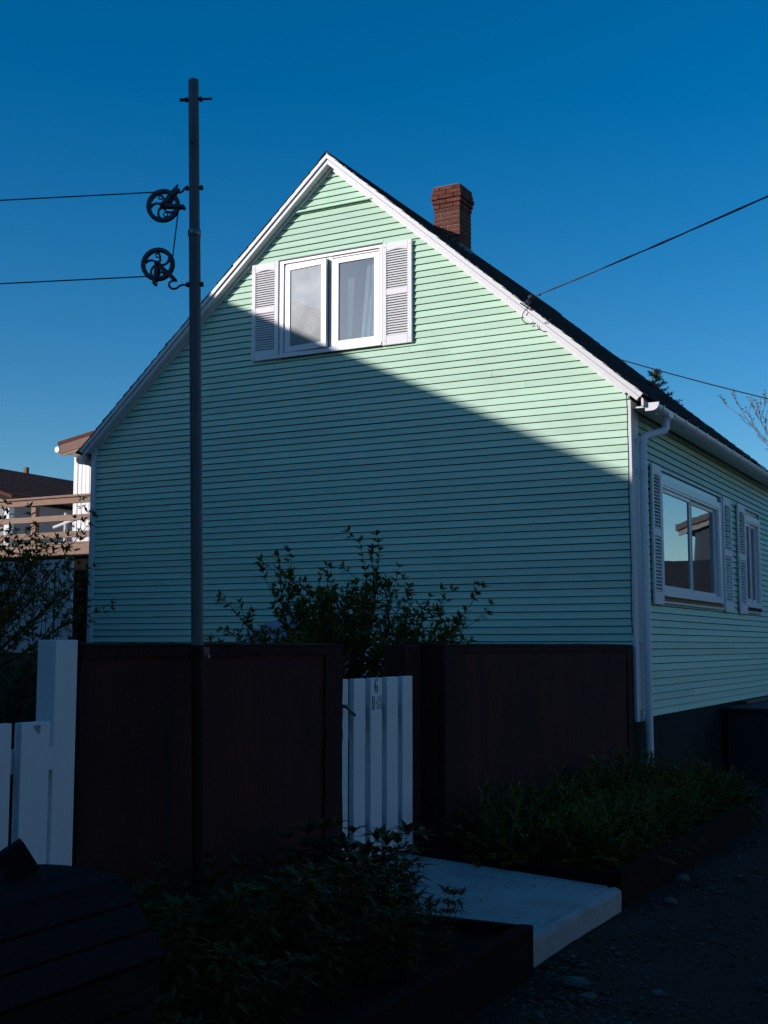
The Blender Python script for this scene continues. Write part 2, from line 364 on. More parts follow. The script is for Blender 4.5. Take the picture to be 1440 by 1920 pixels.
# ------------------------------------------------------------------ boundary walls
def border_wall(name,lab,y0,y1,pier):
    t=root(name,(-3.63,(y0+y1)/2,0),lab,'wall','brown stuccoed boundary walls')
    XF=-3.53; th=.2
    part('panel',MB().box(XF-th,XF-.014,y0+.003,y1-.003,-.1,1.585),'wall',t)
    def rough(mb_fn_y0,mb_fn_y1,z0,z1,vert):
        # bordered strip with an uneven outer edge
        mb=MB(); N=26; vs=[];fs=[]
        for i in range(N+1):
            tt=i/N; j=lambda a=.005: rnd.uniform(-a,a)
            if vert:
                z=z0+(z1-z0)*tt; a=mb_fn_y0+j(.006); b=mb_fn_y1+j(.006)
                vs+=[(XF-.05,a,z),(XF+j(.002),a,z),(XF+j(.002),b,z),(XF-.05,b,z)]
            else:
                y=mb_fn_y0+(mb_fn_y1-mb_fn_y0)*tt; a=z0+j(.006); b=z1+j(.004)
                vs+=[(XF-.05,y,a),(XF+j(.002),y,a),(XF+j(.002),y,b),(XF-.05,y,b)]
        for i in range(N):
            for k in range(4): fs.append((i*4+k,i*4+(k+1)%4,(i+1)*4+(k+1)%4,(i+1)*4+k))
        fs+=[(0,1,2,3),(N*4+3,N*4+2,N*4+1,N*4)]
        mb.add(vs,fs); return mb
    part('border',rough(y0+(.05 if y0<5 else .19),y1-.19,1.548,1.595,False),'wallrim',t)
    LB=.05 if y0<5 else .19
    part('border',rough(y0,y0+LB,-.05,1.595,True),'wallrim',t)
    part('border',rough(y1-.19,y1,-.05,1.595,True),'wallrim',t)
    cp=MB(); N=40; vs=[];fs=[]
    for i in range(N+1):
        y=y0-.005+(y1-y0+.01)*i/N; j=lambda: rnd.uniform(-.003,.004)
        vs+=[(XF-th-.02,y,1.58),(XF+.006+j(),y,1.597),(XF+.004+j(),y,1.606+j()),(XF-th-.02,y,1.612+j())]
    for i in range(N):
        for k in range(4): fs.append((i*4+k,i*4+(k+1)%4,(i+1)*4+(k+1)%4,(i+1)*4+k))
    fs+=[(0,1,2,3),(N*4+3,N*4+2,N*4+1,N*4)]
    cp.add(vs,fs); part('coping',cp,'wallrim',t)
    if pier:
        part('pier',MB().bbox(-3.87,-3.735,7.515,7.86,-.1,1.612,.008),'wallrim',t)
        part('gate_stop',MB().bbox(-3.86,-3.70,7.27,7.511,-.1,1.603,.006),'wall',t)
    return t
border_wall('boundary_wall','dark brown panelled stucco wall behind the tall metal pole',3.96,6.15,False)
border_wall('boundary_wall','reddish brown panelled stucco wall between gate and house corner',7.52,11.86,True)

# ------------------------------------------------------------------ gate
t=root('garden_gate',(-3.64,6.72,.3),'white vertical board gate with a house number and lever handle','gate')
px=[(6.225,6.375),(6.44,6.588),(6.649,6.801),(6.862,7.015),(7.075,7.219)]
for i,(a,b) in enumerate(px):
    part('plank',MB().bbox(-3.654,-3.62,a,b,.31+rnd.uniform(-.004,.004),1.402+rnd.uniform(-.003,.003),.004),'white',t)
for a,b_ in px:
    for z in (.50,.54,1.18,1.22):
        m_=MB(); m_.tube([(-3.6205,(a+b_)/2+.0,z),(-3.6185,(a+b_)/2,z)],.0035,6); part('screw',m_,'steel',t)
for z in (.52,1.2): part('rail',MB().box(-3.70,-3.655,6.23,7.215,z-.05,z+.05),'deckdark',t)
b=MB(); b.tube([(-3.62,6.235,1.250),(-3.565,6.235,1.250),(-3.556,6.238,1.2475),(-3.553,6.248,1.242),(-3.553,6.335,1.195)],[.011,.011,.012,.012,.0105],10)
b.tube([(-3.622,6.26,1.250),(-3.612,6.26,1.250)],.022,12)
part('handle',b,'steel',t,smooth=True,auto=40)
def stroke(mb,pts,w,closed=False,x=-3.6185):
    P=[Vector((p[0],p[1],0)) for p in pts]; n=len(P); vs=[];fs=[]
    for i in range(n):
        a=P[i-1] if (i>0 or closed) else P[i]; c=P[(i+1)%n] if (i<n-1 or closed) else P[i]
        d=(c-a); d.normalize(); nn=Vector((-d.y,d.x,0))*w/2
        for sgn in (1,-1):
            q=P[i]+nn*sgn; vs.append((x,q.x,q.y)); 
    m=n if closed else n-1
    for i in range(m):
        a=i*2;b=((i+1)%n)*2; fs.append((a,a+1,b+1,b))
    # give thickness
    o=len(vs); vs+= [(x-.002,v[1],v[2]) for v in vs]
    fs+= [tuple(k+o for k in f[::-1]) for f in fs]
    for i in range(m):
        a=i*2;b=((i+1)%n)*2; fs+=[(a,b,b+o,a+o),(a+1,a+1+o,b+1+o,b+1)]
    mb.add(vs,fs)
def stadium(cy,cz,w,h,n=8):
    r=w/2; pts=[]
    for i in range(n+1):
        a=math.pi*i/n; pts.append((cy+r*math.cos(a),cz+h/2-r+r*math.sin(a)))
    for i in range(n+1):
        a=math.pi+math.pi*i/n; pts.append((cy+r*math.cos(a),cz-h/2+r+r*math.sin(a)))
    return pts
b=MB()   # outlined 6
cyy,czz=6.722,1.354; wd=.040; ht=.080
path=[]
for i in range(9):
    a=R(20)+R(160)*i/8; path.append((cyy+wd/2*.72*math.cos(a), czz+ht/2-.014+.0122*math.sin(a)))
path+= [(cyy-wd/2*.72,czz+.01),(cyy-wd/2*.72,czz-.022)]
for i in range(17):
    a=R(180)+R(350)*i/16; path.append((cyy+wd/2*.72*math.cos(a), czz-.020+.017*math.sin(a)))
lw=.0105
def offset(path,o):
    P=[Vector((p[0],p[1],0)) for p in path]; out=[]
    for i in range(len(P)):
        d=P[min(i+1,len(P)-1)]-P[max(i-1,0)]; d.normalize(); out.append((P[i].x-d.y*o,P[i].y+d.x*o))
    return out
stroke(b,offset(path,lw/2)+offset(path,-lw/2)[::-1],.0040,True)
part('number_six',b,'black',t)
b=MB(); stroke(b,stadium(6.683,1.249,.021,.076),.0095,True); part('letter_o',b,'black',t)
b=MB(); b.box(-3.621,-3.6175,6.718,6.7265,1.2445,1.2535); part('number_dash',b,'black',t)
b=MB(); h0,h1=1.209,1.290; l0,l1=6.740,6.784; s_=.0135; mz=1.2495;mt=.0065
stroke(b,[(l0,h0),(l0+s_,h0),(l0+s_,mz-mt),(l1-s_,mz-mt),(l1-s_,h0),(l1,h0),(l1,h1),(l1-s_,h1),(l1-s_,mz+mt),(l0+s_,mz+mt),(l0+s_,h1),(l0,h1)],.0026,True)
part('letter_h',b,'black',t)

# ------------------------------------------------------------------ white fence at left
t=root('white_fence',(-3.6,3.8,0),'white board fence with a taller square end post beside the brown wall','fence')
part('post',MB().bbox(-3.635,-3.535,3.816,3.949,-.05,1.622,.004),'white',t)
for (a,b) in ((3.591,3.750),(3.384,3.543),(3.177,3.336),(2.97,3.129)):
    part('plank',MB().bbox(-3.527,-3.490,a,b,.12,1.303+rnd.uniform(-.003,.003),.003),'white',t)
for z in (.35,1.15): part('rail',MB().box(-3.575,-3.530,3.0,3.814,z-.045,z+.045),'white',t)
b=MB(); b.prism([(3.655,1.287),(3.695,1.289),(3.692,1.262),(3.680,1.252),(3.675,1.268),(3.665,1.27)],lambda p:(-3.4895,p[0],p[1]),lambda p:(-3.4885,p[0],p[1])); part('paint_chip',b,'greyboard',t)

# ------------------------------------------------------------------ clothesline pole and pulleys
PU=Vector((.923,.384,0)); PN=Vector((-.384,.923,0)); UP=Vector((0,0,1)); PQ=Vector((-3.43,4.60,0))
def PP(u,z,n=0): return PQ+PU*u+UP*z+PN*n
def axis(z): return 0.018-0.0235*(z-1.6)     # lean of the pole
t=root('clothesline_pole',tuple(PP(axis(0),0)),'tall leaning grey metal pipe pole clamped to the brown wall','pole')
part('pipe',MB().tube([PP(axis(1.6),1.6),PP(axis(3.55),3.55)],.0275,20),'pole',t,smooth=True,auto=40)
part('pipe',MB().tube([PP(axis(3.55),3.55),PP(axis(4.30),4.30),PP(axis(4.313),4.313)],[.0252,.0252,.0235],20),'pole',t,smooth=True,auto=40)
part('painted_base',MB().tube([PP(axis(-.1),-.1),PP(axis(1.60),1.60)],.0282,20),'polepaint',t,smooth=True,auto=40,label='brown painted lower length of the pipe')
part('coupling',MB().tube([PP(axis(3.53),3.532),PP(axis(3.53),3.536),PP(axis(3.56),3.562),PP(axis(3.57),3.568)],[.029,.0315,.0315,.028],20),'steel',t,smooth=True,auto=40)
def bolt(z,ul,ur,name='bolt',hook=None):
    b=MB(); a=axis(z)
    if hook is None: b.tube([PP(ul,z),PP(ur,z)],.0062,8); b.tube([PP(ul-.004,z),PP(ul+.05,z)],.0085,8)
    else:
        b.tube([PP(ur,z),PP(a-.05,z)]+[PP(u,zz) for u,zz in hook],.0055,8)
    for sgn in (-1,1): b.tube([PP(a+sgn*.029,z),PP(a+sgn*.041,z)],.0125,6)
    return part(name,b,'iron',t,smooth=True,auto=40)
bolt(4.215,-.107,.047)
bolt(3.773,0,.012,'hook_bolt',[(-.072,3.772),(-.083,3.768),(-.092,3.757),(-.104,3.752),(-.116,3.757),(-.124,3.770),(-.122,3.784),(-.112,3.791)])
bolt(3.299,0,.020,'hook_bolt',[(-.085,3.299),(-.098,3.293),(-.108,3.284),(-.122,3.280),(-.137,3.284),(-.147,3.296),(-.146,3.312),(-.134,3.320),(-.124,3.318)])
b=MB(); b.obbox(PP(axis(3.98)-.004,3.99,-.0265),PU*.006,PN*.003,UP*.006); part('screw',b,'iron',t)
b=MB(); b.tube([PP(.018+.035*math.cos(R(k)),1.565,.035*math.sin(R(k))) for k in range(-200,21,20)],.004,6)
part('clamp_strap',b,'polepaint',t)
b=MB(); b.bbox(-3.545,-3.515,4.715,4.845,1.535,1.592,.003); part('wall_clamp',b,'fascia',t)
for dy in (.004,.075):
    b=MB(); b.tube([(-3.52,4.738+dy,1.548),(-3.495,4.738+dy,1.548)],.008,6); part('clamp_bolt',b,'steel',t)

def pulley(c,label,a_arm,a_guide,rotw):
    c=Vector(c); t=root('clothesline_pulley',tuple(c),label,'pulley','clothesline pulleys')
    def P(u,z,n=0): return c+PU*u+UP*z+PN*n
    Ro,Ri=.081,.0605; N=48
    b=MB(); prof=[(Ri,-.008),(Ri+.004,-.010),(Ro-.004,-.011),(Ro,-.009),(Ro-.007,0),(Ro,.009),(Ro-.004,.011),(Ri+.004,.010),(Ri,.008)]
    vs=[];fs=[];n=len(prof)
    for i in range(N):
        a=2*math.pi*i/N
        for r,w in prof: vs.append(P(r*math.cos(a),r*math.sin(a),w))
    for i in range(N):
        for k in range(n): fs.append((i*n+k,i*n+(k+1)%n,((i+1)%N)*n+(k+1)%n,((i+1)%N)*n+k))
    b.add(vs,fs)
    rim=part('wheel',b,'iron',t,smooth=True,auto=35)
    b=MB(); b.tube([P(0,0,-.016),P(0,0,.016)],.014,14); part('hub',b,'iron',rim,smooth=True,auto=40)
    for k in range(5):   # curved spokes
        a0=rotw+2*math.pi*k/5; pts=[];rr=[]
        for s in range(8):
            f=s/7; r=.010+f*(Ri-.008); a=a0+.62*math.sin(f*math.pi*.5)*1.0*(f)
            pts.append((r*math.cos(a),r*math.sin(a))); rr.append(.0058-.0018*math.sin(f*math.pi)+.006*max(0,f-.8)*5*.5)
        vs=[];fs=[]
        for s,(x,z) in enumerate(pts):
            q=pts[min(s+1,7)]; p0=pts[max(s-1,0)]; d=Vector((q[0]-p0[0],q[1]-p0[1],0)).normalized(); nn=Vector((-d.y,d.x,0))*rr[s]
            for sg,w in ((1,-.006),(-1,-.006),(-1,.006),(1,.006)): vs.append(P(x+nn.x*sg,z+nn.y*sg,w))
        for s in range(7):
            for k2 in range(4): fs.append((s*4+k2,s*4+(k2+1)%4,(s+1)*4+(k2+1)%4,(s+1)*4+k2))
        bb=MB(); bb.add(vs,fs); part('spoke',bb,'iron',rim,smooth=True,auto=40)
    for k in (0,1):     # lightening rings on opposite spokes
        a=rotw+.5+math.pi*k+ .05; cx_,cz_=.045*math.cos(a),.045*math.sin(a)
        bb=MB(); bb.tube([P(cx_+.0105*math.cos(q),cz_+.0105*math.sin(q)) for q in [2*math.pi*i/14 for i in range(15)]],.0035,6,cap=False); part('ring_boss',bb,'iron',rim,smooth=True)
    def arm(ang,L,w0,w1,name,holes=True):
        d=Vector((math.cos(ang),math.sin(ang),0)); nn=Vector((-d.y,d.x,0))
        b=MB()
        for sd in (-1,1):
            prof2=[(-.012,w0*.6),(0,w0),(L*.45,w0*.85),(L*.8,w1),(L,w1*.75),(L+.008,w1*.3)]
            poly=[(d*s_+nn*w_) for s_,w_ in prof2]+[(d*s_-nn*w_) for s_,w_ in prof2[::-1]]
            for seg in (0,):
                b.prism(poly,lambda p,sd=sd:P(p.x,p.y,sd*.0165),lambda p,sd=sd:P(p.x,p.y,sd*.0205))
        q=d*(L*.92); b.tube([P(q.x,q.y,-.022),P(q.x,q.y,.022)],.006,8)
        b.tube([P(0,0,-.025),P(0,0,.025)],.0095,10)
        part(name,b,'iron',t)
    arm(*a_arm,'hanger_arm'); arm(*a_guide,'line_guide')
    d=Vector((math.cos(a_guide[0]),math.sin(a_guide[0]))); b=MB()
    for f in (.78,1.02): b.tube([P(d.x*a_guide[1]*f,d.y*a_guide[1]*f,-.02),P(d.x*a_guide[1]*f,d.y*a_guide[1]*f,.02)],.0085,10)
    part('roller',b,'iron',t,smooth=True,auto=40)
    return t
pulley(PP(-.183,3.690),'dark spoked iron clothesline pulley, upper one of the pair on the pole',(R(50),.108,.011,.010),(R(-6),.098,.009,.007),R(75))
pulley(PP(-.203,3.402),'dark spoked iron clothesline pulley, lower one of the pair on the pole',(R(-42),.112,.011,.010),(R(-98),.092,.009,.007),R(60))
b=MB()
endU=-8.1
def cat(p,q,sag,n=10): 
    p=Vector(p);q=Vector(q); return [p.lerp(q,i/n)-UP*sag*4*(i/n)*(1-i/n) for i in range(n+1)]
c1=Vector((-.183,3.690));c2=Vector((-.203,3.402)); rr=.076
pts=cat(PP(endU,3.80),PP(-.215,3.759),.05)
pts+= [PP(c1.x+rr*math.cos(R(a)),c1.y+rr*math.sin(R(a))) for a in range(100,-26,-18)]
pts+= [PP(c2.x+rr*math.cos(R(a)),c2.y+rr*math.sin(R(a))) for a in range(22,-110,-18)]
pts+= cat(PP(-.262,3.345),PP(endU,3.36),.05)
b.tube(pts,.0032,6); single('clothesline',b,'cord','thin dark clothesline running left over the two pulleys','clothesline',loc=tuple(PP(-.2,3.5)))

# ------------------------------------------------------------------ planters
def planter(name,lab,y0,y1,ztop,endboards):
    t=root(name,(-2.8,(y0+y1)/2,0),lab,'planter','dark wooden planters')
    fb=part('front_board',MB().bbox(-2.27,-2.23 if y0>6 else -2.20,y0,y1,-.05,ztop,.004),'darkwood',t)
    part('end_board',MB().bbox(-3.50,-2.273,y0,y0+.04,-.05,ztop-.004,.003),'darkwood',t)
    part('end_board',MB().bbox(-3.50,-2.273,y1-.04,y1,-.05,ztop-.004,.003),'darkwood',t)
    part('soil',MB().box(-3.52,-2.274,y0+.041,y1-.041,-.05,ztop-.06),'soil',t,kind='stuff')
    return t
planter('planter_box','dark board planter of leafy plants in front of the pole',2.95,5.665,.275,True)
planter('planter_box','dark board planter of feathery plants below the house corner',7.16,11.3,.285,True)

# ------------------------------------------------------------------ slatted bin
t=root('slatted_bin',(-2.6,2.1,0),'dark slatted wooden garbage bin with faceted sloping lid','bin')
prof=[(-2.178,.749),(-2.229,.815),(-2.281,.880),(-2.333,.944),(-2.43,.957),(-2.535,.961),(-2.64,.957),(-2.755,.944),(-2.83,.880),(-2.90,.815),(-2.97,.749)]
Y0,Y1=1.2,2.82
for i in range(len(prof)-1):
    a=Vector((prof[i][0],prof[i][1],0));c=Vector((prof[i+1][0],prof[i+1][1],0)); d=(c-a).normalized(); nn=Vector((d.y,-d.x,0))
    if nn.y<0: nn=-nn
    a2=a+d*.004;c2=c-d*.004
    poly=[a2,c2,c2-nn*.02,a2-nn*.02]
    yj=Y1+rnd.uniform(-.004,.003)
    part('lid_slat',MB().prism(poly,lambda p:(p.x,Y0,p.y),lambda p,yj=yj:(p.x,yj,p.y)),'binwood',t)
b=MB(); poly=[Vector((x,z-.022,0)) for x,z in prof]
b.prism([Vector((-2.20,.735,0))]+[Vector((x*1+.0,z-.024,0)) for x,z in prof[1:-1]]+[Vector((-2.95,.735,0))],lambda p:(p.x,Y1-.05,p.y),lambda p:(p.x,Y1-.028,p.y)); part('lid_end',b,'binwood',t)
zz=.735
for k in range(7):
    z1=zz;z0=zz-.100
    part('side_slat',MB().bbox(-2.215,-2.192+.004*(k==0),Y0,Y1-.012,max(z0,.03),z1,.003),'binwood',t)
    part('end_slat',MB().bbox(-2.95,-2.218,Y1-.035,Y1-.012,max(z0,.03),z1,.003),'binwood',t)
    part('back_slat',MB().bbox(-2.975,-2.953,Y0,Y1-.012,max(z0,.03),z1,.003),'binwood',t)
    zz-=.108
    if zz<.05: break
b=MB(); q=Matrix.Rotation(R(-33),3,Vector((-.68,.70,-.16))) @ Matrix.Rotation(R(45),3,'Z')
b.obbox((-2.53,2.60,1.003),q@Vector((.043,0,0)),q@Vector((0,.043,0)),q@Vector((0,0,.046)))
bl=single('wooden_block',b,'binwood','dark wooden block lying tilted on top of the slatted bin lid','block',loc=(-2.53,2.60,.96))
b_=bl.modifiers.new('bevel','BEVEL'); b_.width=.004; b_.segments=2

# ------------------------------------------------------------------ THE HOUSE
YG=11.90; XS=-3.52; XL=-10.49; RX=-7.0; RZ=7.28; SLR=.869; SLL=.8875; EX=.0757; ZB=.885; YB=18.15
EOV=.20     # eave overhang
H=root('clapboard_house',(-7.0,15.0,ZB),'mint green clapboard house with dark roof, white trim and shutters','house')
def roofz(x): return RZ - abs(x-RX)*(SLR if x>RX else SLL)
def gable_x(z, off=.10):           # wall half width limit under the rake at height z
    hl=(RZ-off-z)/SLL; hr=(RZ-off-z)/SLR
    return max(RX-hl, XL), min(RX+hr, XS)
# gable sheathing with a window opening
WX0,WX1,WZ0,WZ1=-7.69,-6.33,4.945,6.10
GW=part('gable_wall',MB().prism([(XL+.01,ZB),(XS-.01,ZB),(XS-.01,4.08),(gable_x(WZ0)[1],WZ0),(gable_x(WZ0)[0],WZ0),(XL+.01,4.08)],lambda p:(p[0],YG+.02,p[1]),lambda p:(p[0],YG+.10,p[1]))
     .prism([(gable_x(WZ0)[0],WZ0),(WX0,WZ0),(WX0,WZ1),(gable_x(WZ1)[0],WZ1)],lambda p:(p[0],YG+.02,p[1]),lambda p:(p[0],YG+.10,p[1]))
     .prism([(WX1,WZ0),(gable_x(WZ0)[1],WZ0),(gable_x(WZ1)[1],WZ1),(WX1,WZ1)],lambda p:(p[0],YG+.02,p[1]),lambda p:(p[0],YG+.10,p[1]))
     .prism([(gable_x(WZ1)[0],WZ1),(gable_x(WZ1)[1],WZ1),(RX,RZ-.08)],lambda p:(p[0],YG+.02,p[1]),lambda p:(p[0],YG+.10,p[1])),'shadowback',H)
def clap_gable(z0,z1,xa0,xa1,xb0,xb1):
    """left end xa0 (bottom) xa1 (top), right end xb0/xb1"""
    t0=.022+rnd.uniform(-.0015,.0015); t1=.004; y=YG+.018; z0+=rnd.uniform(-.0012,.0012); tl=rnd.uniform(-.0008,.0008)
    b=MB(); b.add([(xa0,y,z0),(xb0,y,z0+tl),(xb1,y,z1),(xa1,y,z1),(xa0,y-t0,z0),(xb0,y-t0,z0+tl),(xb1,y-t1,z1),(xa1,y-t1,z1)],
          [(0,1,2,3),(4,7,6,5),(0,4,5,1),(3,2,6,7),(0,3,7,4),(1,5,6,2)])
    part('clapboard',b,'mint',GW)
def split(x0,x1,minlen=1.3):
    L=x1-x0
    if L<2.2: return []
    k=1 if L<4.5 else 2
    out=[]
    for i in range(k): out.append(x0+L*(i+1)/(k+1)+rnd.uniform(-.22,.22)*L)
    return out
z=ZB; row=0
while z<RZ-.12:
    z1=z+EX-.0078  # gap under the next board bares the black backing as a shadow line
    a0,b0=gable_x(z); a1,b1=gable_x(z1)
    if a1>b1: a1=b1=RX
    if z+EX>6.655 and z<6.655: pass
    spans=[]
    if z<WZ0-.02<z1: clap_gable(z,WZ0-.0135,WX0-.002,WX0-.002,WX1+.002,WX1+.002)
    if z<WZ1+.017<z1: clap_gable(WZ1+.0165,z1,WX0-.002,WX0-.002,WX1+.002,WX1+.002)
    if z1>WZ0-.02 and z<WZ1+.017: spans=[(a0,a1,WX0-.004,WX0-.004),(WX1+.004,WX1+.004,b0,b1)]
    else: spans=[(a0,a1,b0,b1)]
    for (p0,p1,q0,q1) in spans:
        cuts=split(max(p0,p1),min(q0,q1)) if rnd.random()<.8 else []
        cur0,cur1=p0,p1
        for c_ in sorted(cuts):
            clap_gable(z,z1,cur0,cur1,c_-.0013,c_-.0013); cur0=cur1=c_+.0013
        clap_gable(z,z1,cur0,cur1,q0,q1)
    z+=EX; row+=1
# drip ledge near the top
lx0,lx1=gable_x(6.66,.12)
b=MB(); b.add([(lx0,YG+.01,6.655),(lx1,YG+.01,6.655),(lx1,YG-.040,6.650),(lx0,YG-.040,6.650),(lx0,YG+.01,6.69),(lx1,YG+.01,6.69),(lx1,YG-.036,6.672),(lx0,YG-.036,6.672)],
   [(0,3,2,1),(4,5,6,7),(3,0,4,7),(2,3,7,6),(1,2,6,5),(0,1,5,4)]); part('drip_ledge',b,'mint',H)
# side wall
SW_win=[(13.02,15.78),(17.14,18.7)]; SZ0,SZ1=2.045,3.485
W1Y0,W1Y1=12.905,15.74; W2Y0,W2Y1=17.14,18.16
YB=19.3
sw=MB()
for (a,c_,z0,z1) in ((YG+.10,YB,ZB,SZ0),(YG+.10,YB,SZ1,4.05),(YG+.10,W1Y0,SZ0,SZ1),(W1Y1,W2Y0,SZ0,SZ1),(W2Y1,YB,SZ0,SZ1)):
    sw.box(XS-.10,XS-.02,a,c_,z0,z1)
SW=part('side_wall',sw,'shadowback',H)
def clap_side(z0,z1,y0,y1):
    t0=.022+rnd.uniform(-.0015,.0015); t1=.004; x=XS-.018; z0+=rnd.uniform(-.001,.001)
    b=MB(); b.add([(x,y0,z0),(x,y1,z0),(x,y1,z1),(x,y0,z1),(x+t0,y0,z0),(x+t0,y1,z0),(x+t1,y1,z1),(x+t1,y0,z1)],
          [(0,3,2,1),(4,5,6,7),(0,1,5,4),(3,7,6,2),(0,4,7,3),(1,2,6,5)]); part('clapboard',b,'mint',SW)
z=ZB
while z<3.97:
    z1=z+EX-.0078
    for ya,yb in ((W1Y0,W1Y1),(W2Y0,W2Y1)):
        if z<SZ0-.012<z1: clap_side(z,SZ0-.002,ya,yb)
        if z<SZ1<z1-.008: clap_side(SZ1+.002,z1,ya,yb)
    if z1>SZ0 and z<SZ1: sp=[(12.12,W1Y0),(W1Y1,W2Y0),(W2Y1,YB)]
    else: sp=[(12.12,YB)]
    for a,c_ in sp:
        cuts=[a+(c_-a)*rnd.uniform(.25,.75)] if c_-a>4 and rnd.random()<.8 else []
        cur=a
        for q in cuts: clap_side(z,z1,cur,q-.0008); cur=q+.0008
        clap_side(z,z1,cur,c_)
    z+=EX
# plain hidden walls, floors
part('back_wall',MB().prism([(XL+.01,ZB),(XS-.01,ZB),(XS-.01,4.05),(RX,RZ-.1),(XL+.01,4.05)],lambda p:(p[0],YB-.1,p[1]),lambda p:(p[0],YB,p[1])),'mint',H)
part('left_wall',MB().box(XL,XL+.08,YG+.10,YB-.1,ZB,4.05),'mint',H)
part('floor',MB().box(XL+.1,XS-.12,YG+.12,YB-.12,1.1,1.2).box(XL+.1,XS-.12,YG+.12,YB-.12,4.0,4.08),'inside',H)
part('partition',MB().box(-7.0,-6.9,YG+.12,YB-.12,1.2,3.99),'inside',H)
part('foundation',MB().box(XL+.03,XS-.03,YG+.05,YB-.05,-.1,ZB-.004),'foundation',H)
# corner boards
part('corner_board',MB().bbox(XS-.012,XS+.018,YG-.022,12.118,ZB-.03,4.05,.003),'white',H)
part('corner_board',MB().bbox(XL-.012,XL+.055,YG-.026,YG+.02,ZB-.03,4.12,.003),'white',H)
b=MB(); b.tube([(XS-.018+rnd.uniform(-.006,.006),YG-.022,4.1-k*.17) for k in range(15)],.0055,5); part('wall_cable',b,'cord',H)

# roof
ROVER=.115; YR0=YG-ROVER; YR1=YB+.10
EAVE_R=-3.335; EAVE_L=-10.62
def slope_slab(x_e,sgn,th,zoff,y0,y1):
    # slab between ridge and eave x, thickness th measured vertically, top at roof line+zoff
    z_e=roofz(x_e)+zoff; z_r=RZ+zoff
    return MB().prism([(RX,z_r),(x_e,z_e),(x_e,z_e-th),(RX,z_r-th)],lambda p:(p[0],y0,p[1]),lambda p:(p[0],y1,p[1]))
ROOF=part('roof',slope_slab(EAVE_R,1,.03,-.040,YR0+.02,YR1),'deckdark',H)
part('roof_deck',slope_slab(EAVE_L,-1,.03,-.040,YR0+.02,YR1),'deckdark',ROOF)
def courses(x_e,sgn):
    hyp=abs(x_e-RX); n=34; 
    for i in range(n):
        f0=i/n; f1=(i+1)/n+.006
        xa=RX+sgn*hyp*f0; xb=RX+sgn*hyp*f1
        lift=.012
        SQ=SLR if sgn>0 else SLL; za=RZ-abs(xa-RX)*SQ-.024; zb=RZ-abs(xb-RX)*SQ-.010
        # butt edge broken along Y into shingle tabs
        b=MB(); K=22; vs=[];fs=[]
        for k in range(K+1):
            y=(YR0-.022+rnd.uniform(-.004,.004)) if k==0 else (YR1+rnd.uniform(-.02,.02) if k==K else YR0+(YR1-YR0)*k/K)
            jz=rnd.uniform(-.004,.006); jx=sgn*rnd.uniform(-.006,.006)
            vs+=[(xa,y,za),(xb+jx,y,zb+jz),(xb+jx,y,zb+jz-.012),(xa,y,za-.006)]
        for k in range(K):
            for q in range(4): fs.append((k*4+q,k*4+(q+1)%4,(k+1)*4+(q+1)%4,(k+1)*4+q))
        fs+=[(0,1,2,3),(K*4+3,K*4+2,K*4+1,K*4)]
        b.add(vs,fs); part('shingle_course',b,'roof',ROOF)
courses(EAVE_R+.02,1); courses(EAVE_L-.02,-1)
b=MB()
b.prism([(RX-.10,RZ-.088),(RX,RZ+.004),(RX+.10,RZ-.086),(RX+.10,RZ-.096),(RX,RZ-.008),(RX-.10,RZ-.098)],lambda p:(p[0],YR0-.024,p[1]),lambda p:(p[0],YR1+.02,p[1])); part('ridge_cap',b,'roof',ROOF)
# rake boards: outer (upper) and inner (lower) boards, soffit
def rake(x_e,sgn):
    def strip(o0,o1,y0,y1,m,name,xe):
        k=.4965*sgn
        a,b_=xe-k*o0,xe-k*o1          # square cut end
        return part(name,MB().prism([(RX,RZ-o0),(a,roofz(a)-o0),(b_,roofz(b_)-o1),(RX,RZ-o1)],lambda p:(p[0],y0,p[1]),lambda p:(p[0],y1,p[1])),m,H)
    strip(.017,.084,YR0-.016,YR0+.012,'white','rake_board',x_e)
    strip(.090,.146,YR0+.004,YR0+.024,'white','rake_board',x_e-sgn*.01)
    strip(.130,.146,YR0+.026,YG+.02,'white','soffit',x_e-sgn*.03)
    strip(.148,.185,YG-.026,YG+.02,'white','frieze_board',x_e-sgn*.14)
rake(EAVE_R,1); rake(EAVE_L,-1)
